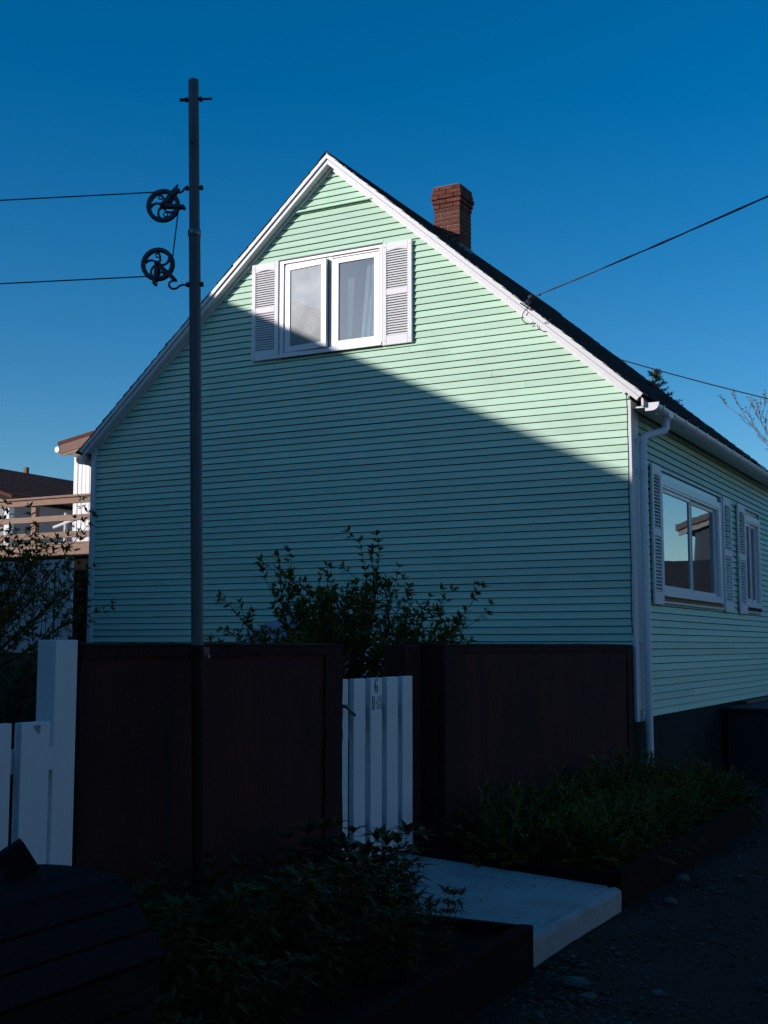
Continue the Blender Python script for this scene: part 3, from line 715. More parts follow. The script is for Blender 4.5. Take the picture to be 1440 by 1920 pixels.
# eave fascia, soffit and gutters
for sgn,xe in ((1,EAVE_R),(-1,EAVE_L)):
    ze=roofz(xe); x0=xe-sgn*.02
    part('fascia_board',MB().box(min(x0,x0-sgn*.022),max(x0,x0-sgn*.022),YR0+.03,YR1-.02,ze-.13,ze-.030),'white',H)
    wx=XS if sgn>0 else XL
    xx=sorted((x0-sgn*.024,wx+sgn*.02)); part('eave_soffit',MB().box(xx[0],xx[1],YG+.03,YR1-.02,ze-.128,ze-.112),'white',H)
    # gutter: half round with a lip
    cx_=xe+sgn*.052; cz_=ze-.108; r=.062; n=10
    poly=[]
    for k in range(n+1):
        a=math.pi+math.pi*k/n; poly.append((cx_+sgn*r*math.cos(a)*1.0,cz_+r*1.05*math.sin(a)))
    inner=[]
    for k in range(n+1):
        a=2*math.pi-math.pi*k/n; inner.append((cx_+sgn*(r-.006)*math.cos(a),cz_+.002+(r-.006)*1.05*math.sin(a)))
    vs=[];fs=[]; full=poly+inner; L=len(full)
    gy0,gy1=YR0+.09,YR1-.05
    for y in (gy0,gy1): vs+=[(p[0],y,p[1]) for p in full]
    for k in range(L): fs.append((k,(k+1)%L,L+(k+1)%L,L+k))
    fs+= [tuple(range(L))]
    b=MB(); b.add(vs,fs); G=part('gutter',b,'vinyl',H,smooth=True,auto=40)
    # end cap plate with square back
    cap=[(cx_-sgn*(r+.008),cz_+.012)]+[(cx_-sgn*(r+.008),cz_-r*1.12)]+[(cx_-sgn*.02,cz_-r*1.12)]+[(cx_+sgn*(r+.006)*math.cos(a),cz_+(r+.006)*math.sin(a)) for a in [R(-80+10*k) for k in range(9)]]+[(cx_+sgn*(r+.012),cz_+.012)]
    b=MB(); b.prism(cap,lambda p:(p[0],gy0-.012,p[1]),lambda p:(p[0],gy0+.006,p[1])); part('end_cap',b,'vinyl',G)
    y=gy0+.20
    while y<gy1:
        b=MB(); pts=[(cx_+sgn*(r+.003)*math.cos(math.pi+math.pi*k/8),y,cz_+(r*1.05+.003)*math.sin(math.pi+math.pi*k/8)) for k in range(9)]
        pts+=[(cx_+sgn*(r+.002),y,cz_+.01)]
        vs=[];fs=[]
        for p in pts:
            d=Vector((p[0]-cx_,0,p[2]-cz_)).normalized()*.004
            vs+=[(p[0],y-.014,p[2]),(p[0],y+.014,p[2]),(p[0]+d.x,y+.014,p[2]+d.z),(p[0]+d.x,y-.014,p[2]+d.z)]
        for k in range(len(pts)-1):
            for q in range(4): fs.append((k*4+q,k*4+(q+1)%4,(k+1)*4+(q+1)%4,(k+1)*4+q))
        b.add(vs,fs); part('bracket',b,'vinyl',G)
        y+=.46
    if sgn>0: GCX,GCZ=cx_,cz_
# downspout
dsx,dsy=XS+.075,12.075
b=MB(); oy=12.36; zt=GCZ-.06
b.tube([(GCX,oy,zt),(GCX,oy,zt-.10),(GCX-.008,oy-.012,zt-.135),(GCX-.03,oy-.05,zt-.152),(dsx+.02,dsy+.055,zt-.215),(dsx+.004,dsy+.012,zt-.24),(dsx,dsy,zt-.275),(dsx,dsy,.42)],.040,16)
DS=part('downspout',b,'vinyl',H,smooth=True,auto=50)
b=MB(); b.tube([(GCX,oy,zt+.03),(GCX,oy,zt-.005),(GCX,oy,zt-.04)],[.066,.062,.046],14); b.obbox((GCX+.0,oy,zt+.015),(.060,0,0),(0,.085,0),(0,0,.02)); part('outlet',b,'vinyl',DS,smooth=True,auto=35)
for z in (zt-.28,3.35,1.66):
    b=MB(); b.tube([(dsx,dsy,z-.012),(dsx,dsy,z+.012)],.0435,16); b.box(XS,dsx-.02,dsy-.075,dsy-.045,z-.03,z+.03); part('strap',b,'vinyl',DS)

# chimney
CX0,CX1,CY0,CY1,CT=-6.985,-6.605,14.62,15.00,7.80
CH=part('chimney',MB().box(CX0+.008,CX1-.008,CY0+.008,CY1-.008,6.3,CT-.012),'mortar',H)
offs=[.014,.024,.036,.022,.010]
ch=.0625
brick_cache={}
def brick(x0,x1,y0,y1,z0,z1):
    sx,sy=x1-x0,y1-y0
    key=(round(sx,3),round(sy,3))
    if key not in brick_cache:
        b=MB(); b.bbox(-sx/2,sx/2,-sy/2,sy/2,-.027,.027,.004); me=b.mesh('brick'); me.materials.append(M['brick']); brick_cache[key]=me
    o=part('brick',None,None,CH,me=brick_cache[key]); p=absloc(CH)
    o.location=((x0+x1)/2-p.x+rnd.uniform(-.0015,.0015),(y0+y1)/2-p.y+rnd.uniform(-.0015,.0015),(z0+z1)/2-p.z)
for k in range(20):
    zt_=CT-k*ch; zc=zt_-.031
    o=offs[k] if k<len(offs) else 0
    x0,x1,y0,y1=CX0-o,CX1+o,CY0-o,CY1+o
    if zt_<6.45: break
    # front and back rows
    wdt=x1-x0; j=.0085
    if k%2==0: segs=[.25,.5,.25]
    else: segs=[.5,.5]
    for fr in (0,1):
        cur=x0
        ya,yb=(y0,y0+.095) if fr==0 else (y1-.095,y1)
        for s in segs:
            w=wdt*s; brick(cur+j/2*(cur>x0),cur+w-j/2*(cur+w<x1-.001),ya,yb,zc-.027,zc+.027); cur+=w
    for sd in (0,1):
        xa,xb=(x0,x0+.095) if sd==0 else (x1-.095,x1)
        cur=y0+.095+j; rem=(y1-.095-j)-cur
        if k%2==0: ss=[rem]
        else: ss=[rem*.5,rem*.5]
        for s in ss: brick(xa,xb,cur,cur+s-(j if len(ss)>1 else 0),zc-.027,zc+.027); cur+=s
b=MB(); b.box(CX0-.012,CX1+.014,CY0-.014,CY1+.014,roofz(CX1)-.15,roofz(CX1)+.03); b.box(CX0-.03,CX1+.10,CY0-.06,CY0-.015,roofz(CX1)-.2,roofz(CX1)-.04); part('flashing',b,'lead',CH)
part('chimney_cap',MB().box(CX0+.0,CX1-.0,CY0+.0,CY1-.0,CT-.011,CT+.004),'mortar',CH)

# shutters
louv_cache={}
def shutter(face,a0,a1,z0,z1):
    """face 'g' gable: a is X; 's' side: a is Y"""
    th=.034
    def bx(u0,u1,v0,v1,d0,d1,ch=.003):
        b=MB()
        if face=='g': b.bbox(u0,u1,YG-.004-d1,YG-.004-d0,v0,v1,ch)
        else: b.bbox(XS+.004+d0,XS+.004+d1,u0,u1,v0,v1,ch)
        return b
    h=z1-z0; st=.052; fr=[(z0,z0+h*.09),(z0+h*.485,z0+h*.54),(z1-h*.068,z1)]
    SH=part('shutter',bx(a0+.002,a1-.002,z0+h*.47,z0+h*.555,0,.010),'shutter',H)
    for u0,u1 in ((a0,a0+st),(a1-st,a1)): part('stile',bx(u0,u1,z0,z1,.0 if False else .0105,th),'shutter',SH)
    for v0,v1 in fr: part('rail',bx(a0+st+.001,a1-st-.001,v0,v1,.011,th-.001),'shutter',SH)
    # arched detail under the top rail
    mid=(a0+a1)/2; wv=(a1-a0-2*st)
    b=MB(); n=10; vs=[];fs=[]
    for k in range(n+1):
        u=a0+st+.002+(wv-.004)*k/n; e=fr[2][0]-.004-.018*(abs(2*k/n-1)**1.6)
        for d in (.012,th-.002):
            for v in (fr[2][0]+.001,e):
                vs.append((u,YG-.004-d,v) if face=='g' else (XS+.004+d,u,v))
    for k in range(n):
        i=k*4;q=i+4; fs+=[(i,i+1,q+1,q),(i+2,q+2,q+3,i+3),(i+1,i+3,q+3,q+1),(i,q,q+2,i+2)]
    b.add(vs,fs); part('arch',b,'shutter',SH)
    for u in (a0+st*.55,a1-st*.45):
        for v in (z0+.05,z1-.05):
            b=MB()
            if face=='g': b.box(u-.004,u+.004,YG-.004-th-.002,YG-.004-th+.001,v-.004,v+.004)
            else: b.box(XS+.004+th-.001,XS+.004+th+.002,u-.004,u+.004,v-.004,v+.004)
            part('screw',b,'iron',SH)
    key=(face,round(wv,3))
    if key not in louv_cache:
        b=MB(); w=wv/2-.001
        if face=='g': P=lambda u,d,v:(u,-d,v)
        else: P=lambda u,d,v:(d,u,v)
        pr=[(.006,.0125),(.0095,.0125),(.031,-.0065),(.031,-.0115),(.027,-.0115),(.006,.007)]
        b.prism(pr,lambda p:P(-w,p[0],p[1]),lambda p:P(w,p[0],p[1]))
        me=b.mesh('louvre'); me.materials.append(M['shutter']); louv_cache[key]=me
    off=absloc(SH)
    for lo,hi in ((fr[0][1],fr[1][0]),(fr[1][1],fr[2][0]-.012)):
        n=16; 
        for k in range(n):
            v=lo+(hi-lo)*(k+.45)/n
            o=part('louvre',None,None,SH,me=louv_cache[key])
            o.location=(Vector((mid,YG-.004,v)) if face=='g' else Vector((XS+.004,mid,v)))-off
shutter('g',-8.075,-7.702,4.935,6.105); shutter('g',-6.318,-5.948,4.925,6.10)
shutter('s',12.53,12.885,2.025,3.50); shutter('s',15.80,16.26,2.02,3.50); shutter('s',16.67,17.12,2.02,3.50)

# gable window
def frame_ring(b,P,u0,u1,v0,v1,w,d0,d1):
    wl,wr,wb,wt=w if hasattr(w,'__len__') else (w,)*4
    for (a,c_,e,f) in ((u0,u0+wl,v0,v1),(u1-wr,u1,v0,v1),(u0+wl,u1-wr,v0,v0+wb),(u0+wl,u1-wr,v1-wt,v1)):
        b.prism([(a,e),(c_,e),(c_,f),(a,f)],lambda p:P(p[0],p[1],d0),lambda p:P(p[0],p[1],d1))
Pg=lambda u,v,d:(u,YG-d,v)
b=MB(); frame_ring(b,Pg,WX0,WX1,WZ0,WZ1,(.05,.028,.045,.035),-.10,.022)
WN=part('window',b,'vinyl',H)
b=MB(); frame_ring(b,Pg,WX0+.0505,WX1-.0285,WZ0+.0455,WZ1-.0355,(.022,.008,.012,.022),-.09,-.002); part('inner_frame',b,'vinyl',WN)
part('head_flashing',MB().box(WX0-.01,WX1+.01,YG-.036,YG+.01,WZ1+.001,WZ1+.014),'lead',WN)
part('sill',MB().bbox(WX0-.012,WX1+.004,YG-.045,YG-.0225,WZ0-.012,WZ0+.030,.003),'vinyl',WN)
part('mullion',MB().box(-7.03,-6.985,YG-.004,YG+.09,WZ0+.046,WZ1-.036),'vinyl',WN)
# right sash closed
b=MB(); frame_ring(b,Pg,-6.982,-6.372,4.998,6.028,(.078,.066,.058,.058),-.040,.006); SA=part('sash',b,'vinyl',WN)
part('pane',MB().box(-6.9035,-6.4385,YG+.012,YG+.016,5.0565,5.9695),'glass',SA)
# left sash swung open a little on its left hinge
hx,hz0,hz1=-7.612,4.995,6.032; wS=.578; ang=R(4.2)
def Po(u,v,d):
    c,s=math.cos(ang),math.sin(ang); x=u*c+d*s*0; y=-u*s
    n=Vector((-s,-c)); return (hx+u*c+n.x*d, YG-.004-u*s+n.y*d, v)
b=MB(); frame_ring(b,Po,0,wS,hz0,hz1,(.066,.066,.066,.058),-.026,.016); SA=part('sash',b,'vinyl',WN,label='left window sash standing slightly open')
b=MB(); b.prism([(.0665,hz0+.0665),(wS-.0665,hz0+.0665),(wS-.0665,hz1-.0585),(.0665,hz1-.0585)],lambda p:Po(p[0],p[1],.004),lambda p:Po(p[0],p[1],.000)); part('pane',b,'dustglare',SA)
b=MB(); b.tube([(-7.02,YG-.03,5.08),(-7.02,YG-.03,5.95)],.006,6); part('sash_hardware',b,'iron',WN)
# lace curtains in the attic room
def curtain(name,m,xa0,xa1,xb0,xb1,z0,z1,y,amp,face='g'):
    b=MB(); nu,nv=18,10; vs=[];fs=[]
    for j in range(nv+1):
        f=j/nv; z=z0+(z1-z0)*f; l=xb0+(xa0-xb0)*f; r=xb1+(xa1-xb1)*f
        for i in range(nu+1):
            u=l+(r-l)*i/nu; d=amp*math.sin(i*1.4+.4*math.sin(j*.7))+.004*rnd.uniform(-1,1)
            vs.append((u,y+d,z) if face=='g' else (y+d,u,z))
    n=nu+1
    for j in range(nv):
        for i in range(nu): fs.append((j*n+i,j*n+i+1,(j+1)*n+i+1,(j+1)*n+i))
    b.add(vs,fs); o=part(name,b,m,H,smooth=True); md=o.modifiers.new('thick','SOLIDIFY'); md.thickness=.002
curtain('curtain','lace',-6.835,-6.745,-6.85,-6.79,5.02,5.80,YG+.10,.010)
curtain('curtain','lace',-6.58,-6.40,-6.68,-6.40,5.02,5.98,YG+.11,.014)
curtain('curtain','lace',-7.57,-7.50,-7.57,-7.46,5.02,5.98,YG+.11,.014)

# side windows
Ps=lambda u,v,d:(XS+d,u,v)
def side_window(y0,y1,ins_r,glasses,stile,wood,jr=.12):
    b=MB(); frame_ring(b,Ps,y0,y1,SZ0,SZ1,(.022,.03,.022,.018),-.10,.030); WN=part('window',b,'white',H)
    part('filler_board',MB().box(XS-.03,XS+.004,y0+.0225,y1-.0305,3.394,SZ1-.0185),'glasspaint',WN,label='teal painted filler above the window')
    part('filler_board',MB().box(XS-.03,XS+.006,y0+.0225,y1-.0305,SZ0+.0225,2.128),wood,WN,label='bare brown board below the window')
    fy0,fy1=y0+.023,y1-.031-ins_r
    part('filler_board',MB().box(XS-.03,XS+.002,fy1+.001,y1-.0305,2.129,3.393),'deckdark',WN)
    b=MB(); frame_ring(b,Ps,fy0,fy1,2.13,3.392,(.022,jr,.052,.075),-.06,.030); part('frame',b,'vinyl',WN)
    b=MB(); frame_ring(b,Ps,fy0+.0225,fy1-jr-.0005,2.1825,3.3165,(.010,.035,.014,.026),-.055,.022); part('inner_frame',b,'vinyl',WN)
    part('sill',MB().bbox(XS+.0,XS+.050,fy0,fy1,2.116,2.1295,.003),'vinyl',WN)
    mid=stile; s0=fy0+.033; s1=fy1-jr-.036
    for (a,c_,dep) in ((s0,mid-.005,.004),(mid+.005,s1,-.018)):
        b=MB(); frame_ring(b,Ps,a,c_,2.197,3.290,(.025,.065,.042,.042),dep-.03,dep); SA=part('sash',b,'vinyl',WN)
        part('pane',MB().box(XS+dep-.018,XS+dep-.014,a+.0255,c_-.0655,2.2395,3.2475),'sideglass',SA)
    part('mullion',MB().box(XS-.03,XS+.012,mid-.0045,mid+.0045,2.197,3.290),'vinyl',WN)
M['glasspaint']=mat('gloss_teal_paint',(0.10,0.22,0.24),0.18,4,0.2,spec=0.6)
side_window(W1Y0,W1Y1,.02,2,14.25,'rawwood')
side_window(W2Y0,W2Y1,.0,2,17.60,'greenwood',.06)
curtain('curtain','curtain',14.9,15.55,14.75,15.55,2.2,3.3,XS-.20,.02,'s')
curtain('curtain','curtain',17.25,17.45,17.25,17.40,2.2,3.3,XS-.20,.02,'s')

# cable anchor on the rake
t=root('utility_cable',(-4.45,11.7,5.1),'thick dark service cable rising to the right from the roof edge','cable')
A=Vector((-4.40,11.60,5.175)); Bq=Vector((0.80,-4.9,-0.6+.0))
B1=Vector((-1.239,7.0,4.142))
dirc=(B1-Vector((-4.322,11.5,5.141)))
endp=Vector((-4.322,11.5,5.141))+dirc*3.2+Vector((0,0,.35))
def cpts(dx): return [Vector((-4.322,11.5,5.141)).lerp(Vector((-4.322,11.5,5.141))+dirc*3.2,f/24)+Vector((0,0,.35*(f/24-.3125)*(f/24)*1.0+dx*math.sin(f*2.2)))+Vector((dx*math.cos(f*2.2),0,0)) for f in range(25)]
part('twisted_cable',MB().tube(cpts(.004),.0052,6),'cord',t)
part('twisted_cable',MB().tube(cpts(-.004),.0045,6),'cord',t)
part('clamp',MB().tube([(-4.33,11.51,5.143),(-4.29,11.46,5.13)],.013,8),'iron',t)
LY=11.755
b=MB(); b.tube([(-4.33,11.51,5.145),(-4.40,11.62,5.17),(-4.45,11.72,5.175),(-4.539,LY,5.123),(-4.60,LY,5.034),(-4.618,LY+.03,4.991),(-4.60,LY+.08,4.962),(-4.55,LY+.11,4.95),(-4.482,LY+.11,4.958),(-4.447,LY+.11,4.966)],.0048,6); part('drop_loop',b,'cord',t,smooth=True)
b=MB(); b.tube([(-4.455,LY+.11,4.962),(-4.477,LY+.10,4.927),(-4.46,LY+.10,4.886),(-4.413,LY+.11,4.857),(-4.36,LY+.115,4.848),(-4.308,LY+.12,4.846)],.0042,6); part('drop_loop',b,'cord',t,smooth=True)
b=MB(); b.tube([(-4.63,LY+.012,5.165),(-4.50,LY+.012,5.068)],.007,5)
for q in ((-4.60,LY,5.142),(-4.53,LY,5.09)): b.tube([q,(-4.50,11.69,5.178),(-4.46,11.66,5.19)],.004,5)
b.tube([(-4.49,11.67,5.185),(-4.44,11.62,5.18)],.017,8); b.tube([(-4.52,11.70,5.145),(-4.49,11.66,5.14)],.011,8)
part('anchor_bracket',b,'iron',t)
b=MB(); b.tube([(-4.366,LY,4.913),(-4.31,LY-.01,4.922),(-4.28,LY-.01,4.945)],.004,5); part('cable_clip',b,'iron',t)
b=MB(); b.tube([Vector((-7.9,25.5,7.83)).lerp(Vector((-1.0,27.5,5.75)),f/14)-Vector((0,0,.12*4*(f/14)*(1-f/14))) for f in range(15)],.014,5)
single('phone_line',b,'cord','thin dark line sloping down to the right behind the roof','cable',loc=(-5,26,7))

# porch landing beyond the planter
t=root('porch_landing',(-3,16.4,0),'low dark green boarded landing against the side wall','landing')
for k in range(7):
    x1=-2.45-.15*k; part('plank',MB().bbox(x1-.143,x1,15.55,19.2,.80,.835,.004),'greenwood',t)
part('skirt',MB().box(-3.46,-2.48,15.60,15.64,-.05,.797).box(-2.50,-2.46,15.645,18.55,-.05,.797),'greenwood',t)
part('threshold',MB().bbox(-3.48,-3.40,16.5,18.5,.838,.875,.004),'fascia',t)

# ------------------------------------------------------------------ white cover behind the bush
b=MB(); vs=[];fs=[]; n=14
for j,y in enumerate((10.2,11.4)):
    for i in range(n+1):
        f=i/n; x=-7.20+1.55*f; zt=1.25+.62*(math.sin(math.pi*min(1,max(0,f)))**.45 if 0<f<1 else 0)
        vs.append((x,y,zt))
    vs+= [(-5.65,y,.7),(-7.20,y,.7)]
L=n+3
for i in range(L): fs.append((i,(i+1)%L,L+(i+1)%L,L+i))
fs+=[tuple(range(L))[::-1],tuple(range(L,2*L))]
b.add(vs,fs); single('covered_mound',b,'tarp','pale rounded cover standing behind the yard shrub','cover',smooth=True,loc=(-6.5,10.8,.7),auto=40)

# ------------------------------------------------------------------ plants
def grow_shrub(base,stems,Lr,spread,leafL,leafW,q,clusters,twig=1.0,lift=.35,per=6,thick=.011,bias=Vector((0,0,0))):
    st=MB(); lf=MB(); base=Vector(base)
    def branch(p,d,L,r,level):
        n=6; pts=[p.copy()]; cur=p.copy(); dd=d.normalized()
        for i in range(n):
            dd=(dd+Vector((q.gauss(0,.09),q.gauss(0,.09),q.gauss(0,.07)+lift*.12))).normalized(); cur=cur+dd*L/n; pts.append(cur.copy())
        st.tube(pts,[r*(1-.7*i/n) for i in range(n+1)],4 if level else 5,cap=False)
        if level<2:
            for k in range(q.randint(4,6) if level==0 else q.randint(1,3)):
                f=q.uniform(.3,.98); i=min(int(f*n),n-1); pp=pts[i].lerp(pts[i+1],f*n-i)
                nd=(dd+Vector((q.gauss(0,.55),q.gauss(0,.55),q.gauss(.25,.4)))).normalized()
                branch(pp,nd,L*q.uniform(.22,.45),r*.45,level+1)
        a=.45 if level==0 else .2
        m=max(2,int(clusters*(L/.5)))
        for k in range(m):
            f=a+(1-a)*(k+1)/m; i=min(int(f*n),n-1); pp=pts[i].lerp(pts[min(i+1,n)],f*n-i)
            if q.random()<.12: continue
            for w in range(per if k==m-1 else per//2+1):
                az=w*2.4+q.uniform(0,1); ax=dd; s1=ax.cross(Vector((.3,.2,.9))).normalized(); s2=ax.cross(s1)
                ld=(ax*q.uniform(.35,1.0)+ (s1*math.cos(az)+s2*math.sin(az))*q.uniform(.5,1)).normalized()
                lf.leaf(pp,ld,(ld+Vector((0,0,1.2))).normalized().cross(s1).cross(ld) if False else Vector((q.gauss(0,.4),q.gauss(0,.4),1)),leafL*q.uniform(.6,1.15),leafW*q.uniform(.7,1.1),q.uniform(-.1,.3))
    for s in range(stems):
        az=2*math.pi*s/stems+q.uniform(-.3,.3); tilt=spread*math.sqrt(q.uniform(.02,1))
        d=Vector((math.cos(az)*math.sin(tilt),math.sin(az)*math.sin(tilt),math.cos(tilt)))+bias
        branch(base+Vector((q.gauss(0,.07),q.gauss(0,.07),0)),d,Lr*q.uniform(.7,1.08)*(1+.12*math.sin(tilt)),thick*q.uniform(.7,1.2),0)
    return st,lf
def shrub(name,label,cat,base,*a,leafm='leafA',ground=None,**k):
    st,lf=grow_shrub(base,*a,**k); t=root(name,tuple(base),label,cat)
    if ground is not None:
        q=random.Random(2)
        for i in range(9):
            p=Vector(base)+Vector((q.gauss(0,.06),q.gauss(0,.06),.05)); g=Vector((base[0]+q.gauss(0,.14),base[1]+q.gauss(0,.14),ground))
            st.tube([g,g.lerp(p,.5)+Vector((q.gauss(0,.03),q.gauss(0,.03),0)),p],[.018,.015,.012],6)
    part('stems',st,'bark',t,smooth=True); part('foliage',lf,leafm,t,kind='stuff'); return t
shrub('yard_shrub','twiggy shrub with small clustered leaves spreading behind the white gate','shrub',(-4.82,8.36,1.05),66,1.0,R(77),.066,.027,random.Random(5),7.5,ground=.4,lift=.22)
shrub('yard_shrub','twiggy leafy shrub behind the white fence at the left edge','shrub',(-6.72,6.1,1.25),46,1.15,R(66),.056,.020,random.Random(8),5.5,ground=.8,lift=.3)
shrub('low_bush','dense dark bush low behind the white fence post','shrub',(-5.0,4.75,.5),30,.86,R(74),.05,.02,random.Random(9),4.0,leafm='leafB')
shrub('low_bush','dense dark bush behind the fence, inward of the other low bush','shrub',(-5.6,5.7,.6),30,.95,R(74),.05,.02,random.Random(10),4.0,leafm='leafB')

# perennials with lance leaves, left planter
def perennial_meshes(q,nst,h):
    st=MB(); lf=MB()
    for s in range(nst):
        az=q.uniform(0,6.28); tilt=q.uniform(.05,.5); d=Vector((math.cos(az)*math.sin(tilt),math.sin(az)*math.sin(tilt),math.cos(tilt)))
        p=Vector((q.gauss(0,.05),q.gauss(0,.05),0)); L=h*q.uniform(.65,1.05); pts=[p]; n=7
        for i in range(n):
            d=(d+Vector((q.gauss(0,.05),q.gauss(0,.05),.04))).normalized(); pts.append(pts[-1]+d*L/n)
        st.tube(pts,[.004-.0004*i for i in range(n+1)],4,cap=False)
        for i in range(1,n+1):
            for w in range(4 if i<n else 7):
                a=w*1.57+i*.8+q.uniform(-.3,.3); out=Vector((math.cos(a),math.sin(a),q.uniform(.15,.7) if i<n else q.uniform(.5,1.5))).normalized()
                lf.leaf(pts[i],out,Vector((0,0,1)) ,q.uniform(.06,.10)*(1 if i>1 else .8),q.uniform(.021,.033),q.uniform(.15,.65))
    return st,lf
pm=[]
for v in range(4):
    q=random.Random(40+v); a,c_=perennial_meshes(q,9,.43)
    ma=a.mesh('stems');ma.materials.append(M['bark']);mc=c_.mesh('foliage');mc.materials.append(M['leafB']); pm.append((ma,mc))
q=random.Random(77); k=0
spots=[]
for y in [3.2,3.55,3.9,4.2,4.5,4.8,5.1,5.37]:
    for x in (-3.3,-3.0,-2.7,-2.45):
        if y>5.2 and x>-2.5: continue
        spots.append((x+q.uniform(-.07,.07),y+q.uniform(-.1,.1)))
spots+=[(-3.12,5.44),(-2.98,5.5),(-2.8,5.46)]
ords=['first','second','third','fourth','fifth','sixth','seventh','eighth']
for si,(x,y) in enumerate(spots):
    sc=q.uniform(.8,1.1)*(1.0 if x<-2.6 else .82)
    if y>5.2: sc*=.95
    if si>=len(spots)-3: sc=1.12+.08*(si%2)
    rowi=[-3.3,-3.0,-2.7,-2.45]; ri=min(range(4),key=lambda n_:abs(rowi[n_]-x)); oi=min(7,max(0,[3.2,3.55,3.9,4.2,4.5,4.8,5.1,5.37][::-1].index(min([3.2,3.55,3.9,4.2,4.5,4.8,5.1,5.37],key=lambda n_:abs(n_-y)))))
    plab='lance leaved plant '+('at the slab end, rising before the gate, '+['left','middle','right'][si-len(spots)+3]+' of three' if si>=len(spots)-3 else ords[oi]+' back from the slab in the row '+['along the brown wall','second from the wall','third from the wall','along the front board'][ri])
    t=root('leafy_perennial',(x,y,.21),plab,'plant','lance leaved plants in the near planter',q.uniform(0,6.28))
    t.scale=(sc,sc,sc); v=k%4; k+=1
    part('stems',None,None,t,me=pm[v][0]); part('foliage',None,None,t,me=pm[v][1],kind='stuff')
# feathery plants, right planter
def feather_meshes(q):
    st=MB(); lf=MB()
    for s in range(38):
        az=q.uniform(0,6.28); tilt=q.uniform(.2,1.5); d=Vector((math.cos(az)*math.sin(tilt),math.sin(az)*math.sin(tilt),math.cos(tilt)))
        p=Vector((q.gauss(0,.06),q.gauss(0,.06),0)); L=q.uniform(.17,.31); pts=[p]; n=8
        for i in range(n):
            d=(d+Vector((q.gauss(0,.05),q.gauss(0,.05),-.075))).normalized(); pts.append(pts[-1]+d*L/n)
        st.tube(pts,[.0022-.0002*i for i in range(n+1)],3,cap=False)
        for i in range(2,n+1):
            side=d.cross(Vector((0,0,1))).normalized()
            for sg in (-1,1):
                for m in range(3):
                    pp=pts[i-1].lerp(pts[i],.33*m+.15); ld=(side*sg*q.uniform(.6,1.1)+d*.8+Vector((q.gauss(0,.25),q.gauss(0,.25),q.uniform(-.2,.5)))).normalized()
                    lf.leaf(pp,ld,Vector((q.gauss(0,.3),q.gauss(0,.3),1)),q.uniform(.026,.046)*(1.2-.06*i),q.uniform(.013,.019),q.uniform(-.1,.4))
        lf.leaf(pts[-1],d,Vector((0,0,1)),.04,.014,.1)
    return st,lf
fm=[]
for v in range(4):
    a,c_=feather_meshes(random.Random(60+v)); ma=a.mesh('stems');ma.materials.append(M['bark']);mc=c_.mesh('foliage');mc.materials.append(M['leafC']); fm.append((ma,mc))
k=0
for j in range(16):
    y=7.5+j*.235
    for i,x in enumerate((-3.22,-2.97,-2.72,-2.48)):
        xx=x+q.uniform(-.08,.08); yy_=y+q.uniform(-.08,.08); sc=q.uniform(.85,1.2)*(1.28,1.24,1.15,1.05)[i]
        t=root('feathery_plant',(xx,yy_,.215+.04*q.random()),'feathery plant '+['first','second','third','fourth','fifth','sixth','seventh','eighth','ninth','tenth','eleventh','twelfth','thirteenth','fourteenth','fifteenth','sixteenth'][j]+' from the slab in the row '+['along the brown wall','second from the wall','third from the wall','along the front board'][i],'plant','feathery plants in the far planter',q.uniform(0,6.28))
        t.scale=(sc,sc,sc*1.05); v=k%4; k+=1
        part('stems',None,None,t,me=fm[v][0]); part('foliage',None,None,t,me=fm[v][1],kind='stuff')
# thin weeds at the house corner
for (x,y,z,h,lab) in ((-3.44,11.72,.55,.42,'thin weed stem at the foot of the corner board'),(-3.30,11.9,.2,.60,'thin leafy weed climbing before the downspout foot'),(-2.85,12.0,.1,.55,'sparse tall weed beyond the far end of the feathery plants')):
    st=MB();lf=MB();p=Vector((x,y,z));pts=[p]
    for i in range(9): pts.append(pts[-1]+Vector((q.gauss(0,.008),q.gauss(0,.008),h/9)))
    st.tube(pts,.003,4)
    for i in range(3,10):
        for w in range(3):
            a=q.uniform(0,6.28); lf.leaf(pts[i],Vector((math.cos(a),math.sin(a),.5)),UP,.05,.016,.2)
    t=root('weed',(x,y,z),lab,'weed'); part('stem',st,'bark',t); part('foliage',lf,'leafB',t,kind='stuff')

# ------------------------------------------------------------------ background: left
t=root('deck_rail',(-13.2,13.5,1.5),'raised brown timber deck with sunlit horizontal rail boards','deck')
DX0,DX1,DY=-16.0,-11.75,13.5
for (z0,z1,d) in ((3.635,3.725,0),(3.39,3.475,.004),(3.145,3.235,.002),(2.895,3.045,-.01)):
    part('rail_board',MB().bbox(DX0,DX1,DY-.04+d,DY-.002+d,z0+rnd.uniform(-.006,.006),z1,.004),'deck',t)
part('cap_board',MB().bbox(DX0,DX1,DY-.07,DY+.09,3.73,3.762,.004),'deck',t)
part('deck_edge',MB().bbox(DX0,DX1,DY-.065,DY-.012,3.05,3.078,.004),'deck',t)
for x in (-11.85,-13.02,-14.2,-15.4): part('post',MB().bbox(x-.045,x+.045,DY+.003,DY+.09,2.6,3.728,.004),'deck',t)
for k in range(18): 
    y=DY+.02+.15*k; part('deck_plank',MB().box(DX0,DX1,y,y+.14,3.02,3.048),'deck',t)
for k in range(26):
    x=DX0+.165*k; part('deck_shade_board',MB().box(x,x+.158,DY+.10,DY+.125,1.3,2.885),'deckdark',t)  # dark boards put in to stand for the shade under the deck
t=root('picket_panel',(-9.6,10,1.3),'white slatted yard fence panel half hidden by the twiggy shrub','fence')
x1=-9.055
part('stile',MB().bbox(x1-.09,x1,9.98,10.02,1.3,2.535,.004),'white',t)
part('top_rail',MB().bbox(-10.6,x1-.091,9.985,10.018,2.40,2.515,.004),'white',t)
